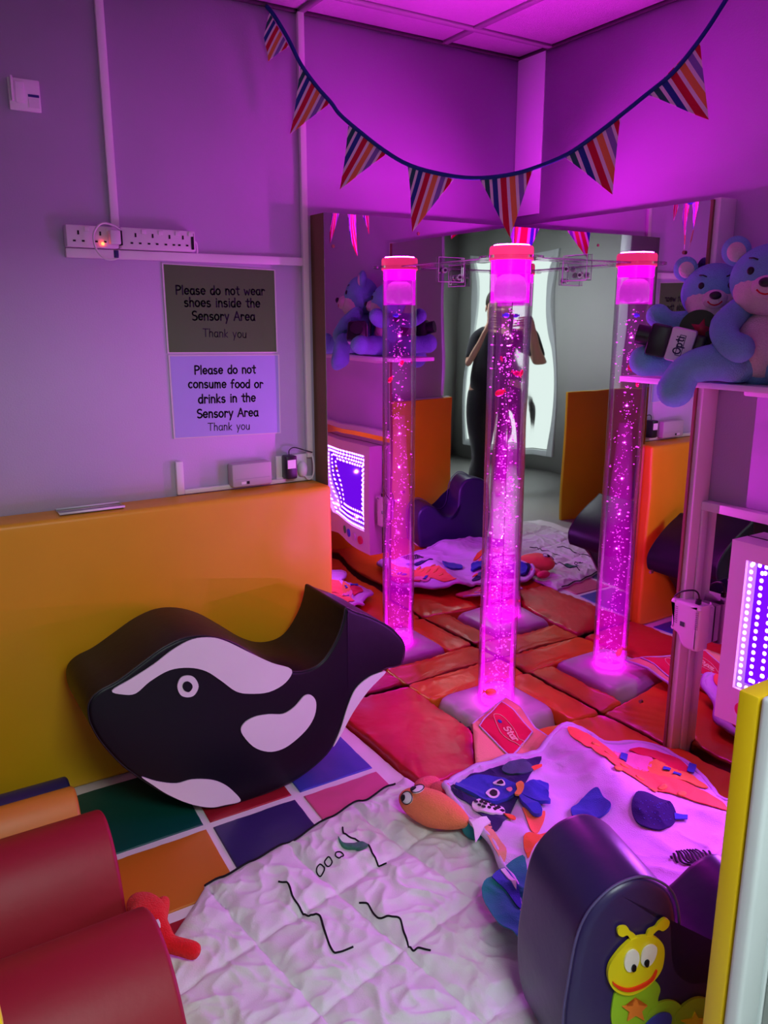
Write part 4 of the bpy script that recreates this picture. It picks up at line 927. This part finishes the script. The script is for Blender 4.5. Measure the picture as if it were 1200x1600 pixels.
# ------------------------------------------------------------------ right wall : shelf, bears, projector, light panel, plug
SX = -.10
o = obj('shelf', BX((SX, -1.75, 1.288), (WR, -.700, 1.306), .002), M['white'], auto=30); tag(o, 'white shelf under the teddy bears across the right mirror', 'shelf')
t = thing('shelf_bracket', 'white strip fixed under the shelf on the right wall', 'bracket', (.06, -1.2, 1.27))
obj('rail', BX((.03, -1.6, 1.262), (WR, -1.08, 1.287), .006), M['trunk'], t, auto=30)
def bear(name, label, loc, scale, rz, pose):
    t = thing('teddy_bear', label, 'teddy bear', loc, 'blue teddy bears on the shelf')
    R0 = eul(0, 0, rz); O = Vector(loc)
    W = lambda x, y, z: O + R0 @ (Vector((x, y, z))*scale)      # local: faces -y, z up, seated at z=0
    bl = BEARBLUE; cr = BEARCREAM
    def E_(nm, c, r, m, rot=(0, 0, 0), par=None, lab=None, n=20):
        o = obj(nm, EL(W(*c), tuple(q*scale for q in r), R0 @ eul(*rot), n, int(n*.7)), m, par or t)
        if lab: o['label'] = lab
        return o
    E_('body', (0, 0, .10), (.085, .075, .115), bl, n=28)
    E_('tummy', (0, -.028, .105), (.074, .060, .096), cr, lab='cream tummy')
    h = E_('head', (0, -.008, .285), (.108, .095, .098), bl, n=32)
    E_('muzzle_face', (-.0, -.046, .254), (.092, .062, .068), cr, par=t, lab='cream face')
    E_('snout', (0, -.098, .262), (.040, .034, .032), cr, par=t, lab='cream snout')
    E_('nose', (0, -.131, .274), (.019, .010, .013), M['black'], par=t, lab='black nose')
    o = obj('mouth', TB([W(x, -.124-.0*x, .250-.012*(1-(x/.022)**2)+.006) for x in (-.022, -.014, -.006, .0, .006, .014, .022)], .0035*scale, 6), mat('red_felt', (.6, .01, .02), .8, .2, var=.1), t); o['label'] = 'red mouth'
    for s in (-1, 1):
        E_('eye', (s*.045, -.092, .306), (.010, .007, .011), M['black'], par=t, lab='black eye', n=12)
        obj('eyebrow', TB([W(s*(.03+.012*k), -.086+.004*k, .335+.006*sin(k)) for k in range(3)], .0022*scale, 5), M['black'], t)
        e = E_('ear', (s*.098, .0, .365), (.040, .022, .042), bl, (0, s*20, 0)); 
        E_('inner_ear', (s*.096, -.014, .362), (.026, .014, .028), cr, (0, s*20, 0), lab='cream inner ear')
        a0_ = pose['arm'][0 if s < 0 else 1]
        pts = [W(*p) for p in a0_]
        obj('arm', limb(pts, [.036*scale, .040*scale, .038*scale, .040*scale]), bl, t)
        l0 = pose['leg'][0 if s < 0 else 1]
        pts = [W(*p) for p in l0]
        obj('leg', limb(pts, [.052*scale, .052*scale, .046*scale, .052*scale]), bl, t)
    return t
def limb(pts, rad):
    P = smooth_path(pts, 6); N = len(P)
    R_ = []
    for i in range(N):
        f = i/(N-1)*(len(rad)-1); k = min(int(f), len(rad)-2); R_.append(rad[k]+(rad[k+1]-rad[k])*(f-k))
    # rounded ends
    a, b = P[0], P[-1]; d0 = (P[0]-P[1]).normalized(); d1 = (P[-1]-P[-2]).normalized(); Q = []; RR = []
    for k in range(5, 0, -1):
        an = pi/2*k/5.2; Q.append(a+d0*R_[0]*sin(an)); RR.append(R_[0]*cos(an))
    Q += P; RR += R_
    for k in range(1, 6):
        an = pi/2*k/5.2; Q.append(b+d1*R_[-1]*sin(an)); RR.append(R_[-1]*cos(an))
    return TB(Q, RR, 16)
BEARBLUE = plush('blue_bear_fur', (.20, .54, .68)); BEARCREAM = plush('cream_bear_fur', (.78, .70, .64))
SZ = 1.310
bear('bear', 'big blue teddy bear with one leg hanging over the shelf edge', (-.01, -1.160, SZ), 1.03, -62,
     dict(arm=[[(-.075, -.03, .20), (-.10, -.075, .16), (-.085, -.11, .12), (-.05, -.125, .10)], [(.08, -.01, .19), (.12, -.04, .14), (.11, -.07, .10), (.09, -.09, .06)]],
          leg=[[(-.055, -.03, .05), (-.12, -.09, .058), (-.185, -.105, .035), (-.212, -.115, -.02)], [(.055, -.03, .045), (.09, -.11, .05), (.10, -.18, .045), (.10, -.21, .06)]]))
bear('bear', 'smaller blue teddy bear behind the big one, waving an arm above the projector', (.03, -.945, SZ), .92, -52,
     dict(arm=[[(-.08, -.01, .19), (-.13, -.03, .185), (-.155, -.05, .195), (-.175, -.055, .21)], [(.08, -.01, .19), (.12, -.04, .14), (.11, -.07, .10), (.09, -.09, .06)]],
          leg=[[(-.055, -.03, .05), (-.11, -.08, .055), (-.16, -.11, .055), (-.205, -.135, .06)], [(.055, -.03, .045), (.09, -.11, .05), (.10, -.18, .045), (.10, -.21, .06)]]))
# projector
PO_ = Vector((-.150, -.955, 1.42))
PRM = Matrix.Translation(PO_) @ (eul(0, 0, -55) @ eul(0, 12, 0)).to_4x4()
pj = thing('projector', 'white and black wheel projector resting in front of the smaller teddy bear', 'projector', PO_)
obj('lens', CY((-.092, 0, .005), .030, .05, 'X', 28), M['black'], pj, auto=40).data.transform(PRM)
obj('lens_housing', BX((-.078, -.045, -.048), (-.016, .045, .048), .010), M['black'], pj, auto=40).data.transform(PRM)
wb = obj('body', BX((-.018, -.046, -.050), (.055, .046, .050), .008), M['white'], pj, auto=40); wb.data.transform(PRM)
bm = bmesh.new()
def to_p(x, y): return PRM @ Vector((x, -.0468, y))
ribbon(bm, [Vector(q) for q in ((.011, -.030), (.027, -.030), (.027, .030), (.011, .030))], .001, to_p, True)
letters(bm, 'Opti', (.0235, -.026), (.0235, .026), to_p, .07)
obj('badge', bm, mat('navy_badge', (.03, .03, .10), .5, .4, var=.1), pj, smooth=False)
obj('rear_housing', BX((.054, -.040, -.044), (.085, .040, .040), .006), M['black'], pj, auto=40).data.transform(PRM)
wh = obj('effect_wheel', CY((.052, .058, .055), .058, .004, 'Y', 44), mat('dark_wheel', (.015, .006, .008), .35, .3, var=.5, vscale=25), pj, auto=40); wh.data.transform(PRM)
o = obj('wheel_picture', patch(star(.058, .055, .034, .016, 5), lambda x, y, w_: PRM @ Vector((x, .0555-w_, y)), .001), mat('wheel_red', (.35, .03, .03), .3, .5, var=.4, vscale=40), pj); o['label'] = 'red picture on the wheel'
obj('knob', CY((.118, .03, .0), .022, .02, 'Y', 24), M['black'], pj, auto=40).data.transform(PRM)
obj('knob_arm', BX((.08, .026, -.008), (.12, .034, .008), .002), M['black'], pj, auto=40).data.transform(PRM)

# infinity light panel
LY0, LY1, LZ0, LZ1, LX = -1.700, -1.112, .205, .815, .005
lp_ = thing('light_panel', 'white boxed mirror panel full of violet lights on the right wall', 'light panel', (LX, (LY0+LY1)/2, LZ0))
FW = .055
bm = bmesh.new()
box(bm, (LX, LY0, LZ1-FW), (LX+.012, LY1, LZ1)); box(bm, (LX, LY0, LZ0), (LX+.012, LY1, LZ0+.125)); box(bm, (LX, LY0, LZ0+.125), (LX+.012, LY0+FW, LZ1-FW)); box(bm, (LX, LY1-FW, LZ0+.125), (LX+.012, LY1, LZ1-FW))
obj('frame', bm, M['white'], lp_, smooth=False)
bm = bmesh.new()
box(bm, (LX+.012, LY0, LZ0), (LX+.078, LY0+.012, LZ1)); box(bm, (LX+.012, LY1-.012, LZ0), (LX+.078, LY1, LZ1)); box(bm, (LX+.012, LY0+.012, LZ0), (LX+.078, LY1-.012, LZ0+.012)); box(bm, (LX+.012, LY0+.012, LZ1-.012), (LX+.078, LY1-.012, LZ1)); box(bm, (LX+.070, LY0+.012, LZ0+.012), (LX+.078, LY1-.012, LZ1-.012))
obj('case', bm, M['white'], lp_, smooth=False)
zb0, zt0, ya0, yb0 = LZ0+.125, LZ1-FW, LY0+FW, LY1-FW
obj('glowing_back', BX((LX+.062, ya0, zb0), (LX+.066, yb0, zt0)), emat('violet_back', (.20, .004, 1.0), 1.1), lp_, smooth=False)
LEDM = emat('violet_led', (.62, .22, 1.0), E_LED)
bm = bmesh.new()
def led(p): ell(bm, p, (.0045, .0068, .0072), None, 8, 5)
nled = 0
for L_ in range(4):                       # nested rows, each deeper in the mirrored box
    d = .012+L_*.030; x = LX+.014+L_*.012; st = .0225+.0015*L_
    z = zb0+d*.8
    while z < zt0-d*.8:
        led((x, ya0+d, z)); led((x, yb0-d, z)); z += st
    y = ya0+d+st
    while y < yb0-d:
        led((x, y, zb0+d*.8)); led((x, y, zt0-d*.8)); y += st
o = obj('led_rows', bm, LEDM, lp_); o['kind'] = 'stuff'
for k, (c, nm) in enumerate((((.75, .02, .12), 'red'), ((.7, .65, .75), 'white'), ((.05, .06, .75), 'blue'), ((.05, .5, .1), 'green'))):
    y = LY1-.10-.085*k; q = obj('button', CY((LX-.004, y, LZ0+.065), .024, .012, 'X', 24), mat(nm+'_button', c, .3, .5, var=.05), lp_, auto=40); q['label'] = nm+' round button'
for y, z in ((-.16, .40), (.16, .40), (-.16, .66), (.16, .66)):
    o = lamp('panel_light', 'SPOT', (LX-.004, (LY0+LY1)/2+y, z), P_LED, (.62, .10, 1.0), 0, (0, pi/2, 0)); o.data.spot_size = RAD(168); o.data.spot_blend = .6
# white transformer plugged by the upright
ta = thing('power_adapter', 'white plug in transformer box on the upright beside the low mirror', 'adapter', (.03, -.97, .42))
P = smooth_path([(-.055, .16), (.045, .16), (.052, .15), (.052, .02), (.045, .0), (.0, .0), (-.018, .018), (-.03, .04), (-.055, .05), (-.06, .06), (-.06, .15)], 3, True)
obj('body', extrude_shape(resample(P, .008), .065, lambda u, v, w_: Vector((-.005+w_, -.975-u, .400+v)), .012, 4), M['white'], ta, auto=50)
obj('prong_plate', BX((.058, -1.02, .415), (.086, -.95, .545), .003), M['trunk'], ta, auto=30)
obj('badge', BX((-.0075, -.972, .475), (-.004, -.955, .491), .0005, 1), mat('green_badge', (.06, .14, .10), .4, .4, var=.1), ta, smooth=False)
for y in (-.935, -1.018):
    bm = bmesh.new()
    for k in range(9): box(bm, (-.0065, y-.006, .480+k*.007), (-.004, y+.006, .483+k*.007))
    obj('vent', bm, M['tbar'], ta, smooth=False)
obj('cable', TB(smooth_path([(.02, -1.0, .56), (.02, -1.0, .590), (.015, -.985, .605), (.0, -.95, .595), (.0, -.925, .575), (.01, -.912, .563)], 6), .003), M['black'], ta)
obj('cable_plug', BX((.012, -1.008, .558), (.028, -.992, .578), .003), M['black'], ta, auto=30)

# ------------------------------------------------------------------ yellow padding on the two sides of the doorway
o = obj('foam_pad', BX((-1.190, YP+.001, ZF+.002), (WR-.004, YP+.035, .95), .004), M['bright_y'], auto=30); tag(o, 'yellow foam pad on the right side of the doorway, edge on, in the right foreground', 'foam pad')
o = obj('foam_pad', BX((-3.2, YP+.0, ZF+.002), (-2.222, YP+.035, .935), .004), M['bright_y'], auto=30); tag(o, 'yellow foam pad on the left side of the doorway at the lower left corner', 'foam pad')
t = thing('door_panel', 'white moulded half height panel in front of the yellow foam at the right edge', 'panel', (-.6, YP-.02, ZF))
bm = bmesh.new(); box(bm, (-1.192, YP-.03, ZF+.001), (-1.135, YP-.002, .955), .008, 3); obj('stile', bm, M['white2'], t, auto=40)
obj('board', BX((-1.136, YP-.022, ZF+.001), (-.5, YP-.002, .955), .002), M['white2'], t, smooth=False)
obj('bead', BX((-1.131, YP-.032, ZF+.05), (-1.118, YP-.012, .66), .005, 3), M['white2'], t, auto=40)
obj('bead', BX((-1.112, YP-.028, ZF+.05), (-1.106, YP-.012, .66), .0025, 3), M['white2'], t, auto=40)

# ------------------------------------------------------------------ bunting
ST = [(-0.994,0.094,2.488),(-0.976,0.075,2.458),(-0.944,0.041,2.386),(-0.916,0.009,2.307),(-0.879,-0.031,2.236),(-0.846,-0.066,2.185),(-0.827,-0.087,2.149),(-0.790,-0.127,2.103),(-0.724,-0.199,2.030),(-0.665,-0.262,1.981),(-0.592,-0.341,1.949),(-0.521,-0.418,1.933),(-0.452,-0.493,1.937),(-0.394,-0.556,1.954),(-0.326,-0.630,1.989),(-0.275,-0.685,2.035),(-0.220,-0.744,2.093),(-0.172,-0.796,2.146),(-0.126,-0.846,2.198),(-0.093,-0.882,2.255),(-0.066,-0.911,2.310),(-0.043,-0.936,2.365),(-0.029,-0.952,2.400)]
bt_ = thing('bunting', 'striped fabric bunting on a blue tape hung across the corner in front of the mirrors', 'bunting', ST[11])
tape = mat('blue_tape', (.014, .055, .22), .8, .2, bump=.2, bscale=200, var=.1)
obj('tape', TB(smooth_path(ST, 4), .0065, 8, False), tape, bt_)
SC = {k: cloth('stripe_'+k, v) for k, v in dict(white=(.80, .68, .76), green=(.02, .10, .11), blue=(.02, .05, .26), red=(.58, .008, .04), orange=(.78, .22, .07), mauve=(.22, .14, .45)).items()}
SQN = ['mauve', 'white', 'green', 'white', 'blue', 'white', 'red', 'white', 'orange', 'white', 'mauve', 'white', 'red', 'white']
WD_ = [.4, .6, .9, .55, 1, .6, 1.15, .6, 1.1, .6, 1.0, .5, .9, .4]
SN = list(SC)
def flag(a, b_, tip, ph, k_):
    a, b_, tip = Vector(a), Vector(b_), Vector(tip); mid_ = (a+b_)/2
    nrm = (b_-a).cross(tip-mid_).normalized()
    if nrm.dot(CAM-mid_) < 0: nrm = -nrm
    bm = bmesh.new(); tot = sum(WD_); u = 0
    top = lambda u: a.lerp(b_, u)
    def pt(u, s):
        vm = 1-abs(2*u-1)
        p = a.lerp(b_, u) + (tip-mid_)*vm*s
        dv = vm*s
        return p + nrm*(.010*sin(u*5+ph+dv*2.5)*dv + .012*dv*dv*sin(ph*2)) - (b_-a)*.10*dv*(1-dv)*(u-.5)
    for c, w_ in zip(SQN, WD_):
        u0, u1 = u/tot, (u+w_)/tot; u += w_
        cuts = [u0] + ([.5] if u0 < .5 < u1 else []) + [u1]
        for q0_, q1_ in zip(cuts, cuts[1:]):
            for s_ in range(8):
                ff = [bm.verts.new(pt(uu, ss)) for uu, ss in ((q0_, s_/8), (q1_, s_/8), (q1_, (s_+1)/8), (q0_, (s_+1)/8))]
                f = bm.faces.new(ff); f.material_index = SN.index(c)
    bmesh.ops.remove_doubles(bm, verts=bm.verts, dist=.0004)
    r = bmesh.ops.extrude_face_region(bm, geom=list(bm.faces))
    for v in r['geom']:
        if isinstance(v, bmesh.types.BMVert): v.co -= nrm*.0018
    obj('flag', bm, [SC[k] for k in SN], bt_, smooth=False)
FLG = [[(-0.988,0.088,2.471),(-0.943,0.039,2.364),(-1.017,0.119,2.310)], [(-0.916,0.009,2.302),(-0.846,-0.066,2.185),(-0.944,0.040,2.095)], [(-0.806,-0.109,2.112),(-0.713,-0.210,2.023),(-0.828,-0.086,1.915)], [(-0.669,-0.258,1.976),(-0.565,-0.370,1.932),(-0.655,-0.273,1.772)], [(-0.509,-0.431,1.931),(-0.394,-0.556,1.952),(-0.439,-0.507,1.749)], [(-0.332,-0.623,1.985),(-0.220,-0.744,2.090),(-0.227,-0.737,1.868)], [(-0.170,-0.799,2.145),(-0.078,-0.898,2.283),(-0.049,-0.929,2.066)]]
for k, (a, b_, c) in enumerate(FLG): flag(a, b_, c, k*1.3, k)

# ------------------------------------------------------------------ the photographer in the doorway (seen only in the mirrors)
Fh = Vector((cos(HEAD), sin(HEAD), 0)); Rh = Vector((sin(HEAD), -cos(HEAD), 0))
PG = Vector((CAM.x, CAM.y, ZF)) - Fh*.46
pw = lambda r, f, z: PG + Rh*r + Fh*f + Vector((0, 0, z))
per = thing('person', 'person in black standing in the doorway holding up a phone, seen in the mirrors', 'person', PG)
SKN = mat('skin', (.62, .36, .26), .55, .4, bump=.05, bscale=120, var=.05); 
pts = [(0, 0, .96), (0, .0, 1.12), (0, .0, 1.30), (0, 0, 1.42), (0, .01, 1.50), (0, .02, 1.58), (0, .03, 1.66), (0, .025, 1.73)]
rad = [(.155, .11), (.135, .095), (.15, .105), (.10, .075), (.052, .055), (.062, .08), (.074, .092), (.055, .07)]
ed = [(0, 1), (1, 2), (2, 3), (3, 4), (4, 5), (5, 6), (6, 7)]
def add(p, r, par): pts.append(p); rad.append(r); ed.append((par, len(pts)-1)); return len(pts)-1
for s in (-1, 1):
    h_ = add((s*.095, 0, .88), (.095, .095), 0); k_ = add((s*.105, .01, .50), (.06, .062), h_); a_ = add((s*.11, -.01, .11), (.04, .042), k_); f_ = add((s*.12, .06, .04), (.042, .035), a_); add((s*.13, .16, .03), (.036, .025), f_)
    sh = add((s*.175, 0, 1.405), (.058, .058), 3); e_ = add((s*.215, .10, 1.16), (.044, .044), sh); w_ = add((s*.125, .335, 1.43), (.028, .026), e_); pl = add((s*.092, .385, 1.50), (.034, .016), w_)
    for k in range(4):
        z = 1.505+.020*k-.01; q = add((s*.078, .420, z+.012), (.0095, .0095), pl); q2 = add((s*(.058+.004*k), .432, z+.014), (.0085, .0085), q); add((s*(.038+.004*k), .428, z+.012), (.0075, .0075), q2)
    q = add((s*.085, .395, 1.47), (.011, .011), pl); add((s*.060, .40, 1.478), (.009, .009), q)
skin('body', [pw(*p) for p in pts], ed, rad, SKN, per, 2, 0)
BK = mat('black_clothing', (.012, .012, .016), .9, .2, bump=.2, bscale=150, var=.1, sheen=.2); HR = mat('dark_hair', (.03, .018, .012), .6, .3, bump=.5, bscale=120, var=.2)
cpts = [(0, 0, .84), (0, 0, 1.10), (0, 0, 1.31), (0, 0, 1.43)]; crad = [(.20, .155), (.175, .13), (.175, .125), (.105, .082)]; ced = [(0, 1), (1, 2), (2, 3)]
for s in (-1, 1):
    cpts += [(s*.178, 0, 1.405), (s*.212, .085, 1.195)]; crad += [(.068, .068), (.058, .058)]; n_ = len(cpts); ced += [(3, n_-2), (n_-2, n_-1)]
skin('shirt', [pw(*p) for p in cpts], ced, crad, BK, per, 2, 0)
cpts = [(0, 0, 1.0), (0, 0, .92)]; crad = [(.165, .12), (.16, .118)]; ced = [(0, 1)]
for s in (-1, 1):
    cpts += [(s*.098, 0, .84), (s*.106, .01, .50), (s*.112, -.005, .10)]; crad += [(.105, .105), (.075, .075), (.058, .06)]; n_ = len(cpts); ced += [(1, n_-3), (n_-3, n_-2), (n_-2, n_-1)]
skin('trousers', [pw(*p) for p in cpts], ced, crad, BK, per, 2, 0)
Rhm = Matrix((Rh, Fh, Vector((0, 0, 1)))).transposed()
obj('hair', EL(pw(0, -.012, 1.695), (.088, .098, .095), Rhm, 24, 16), HR, per)
for s in (-1, 1):
    obj('eye', EL(pw(s*.03, .105, 1.655), (.012, .008, .008), Rhm, 12, 8), M['white'], per); obj('ear', EL(pw(s*.080, .015, 1.64), (.012, .022, .032), Rhm, 12, 8), SKN, per)
obj('nose', EL(pw(0, .118, 1.628), (.013, .016, .020), Rhm, 12, 8), SKN, per)
obj('mouth', EL(pw(0, .105, 1.592), (.022, .008, .006), Rhm, 12, 8), mat('lips', (.45, .12, .11), .5, .4, var=.05), per)
bm = BX((-.038, -.005, -.078), (.038, .005, .078), .006, 3)
Mph = Matrix.Translation(CAM - Fh*.018 + Rh*.0 + Vector((0, 0, -.055))) @ Rhm.to_4x4()
for v in bm.verts: v.co = Mph @ v.co
ph = obj('phone', bm, M['black'], auto=40); tag(ph, 'black phone held up by the person in the doorway', 'phone')
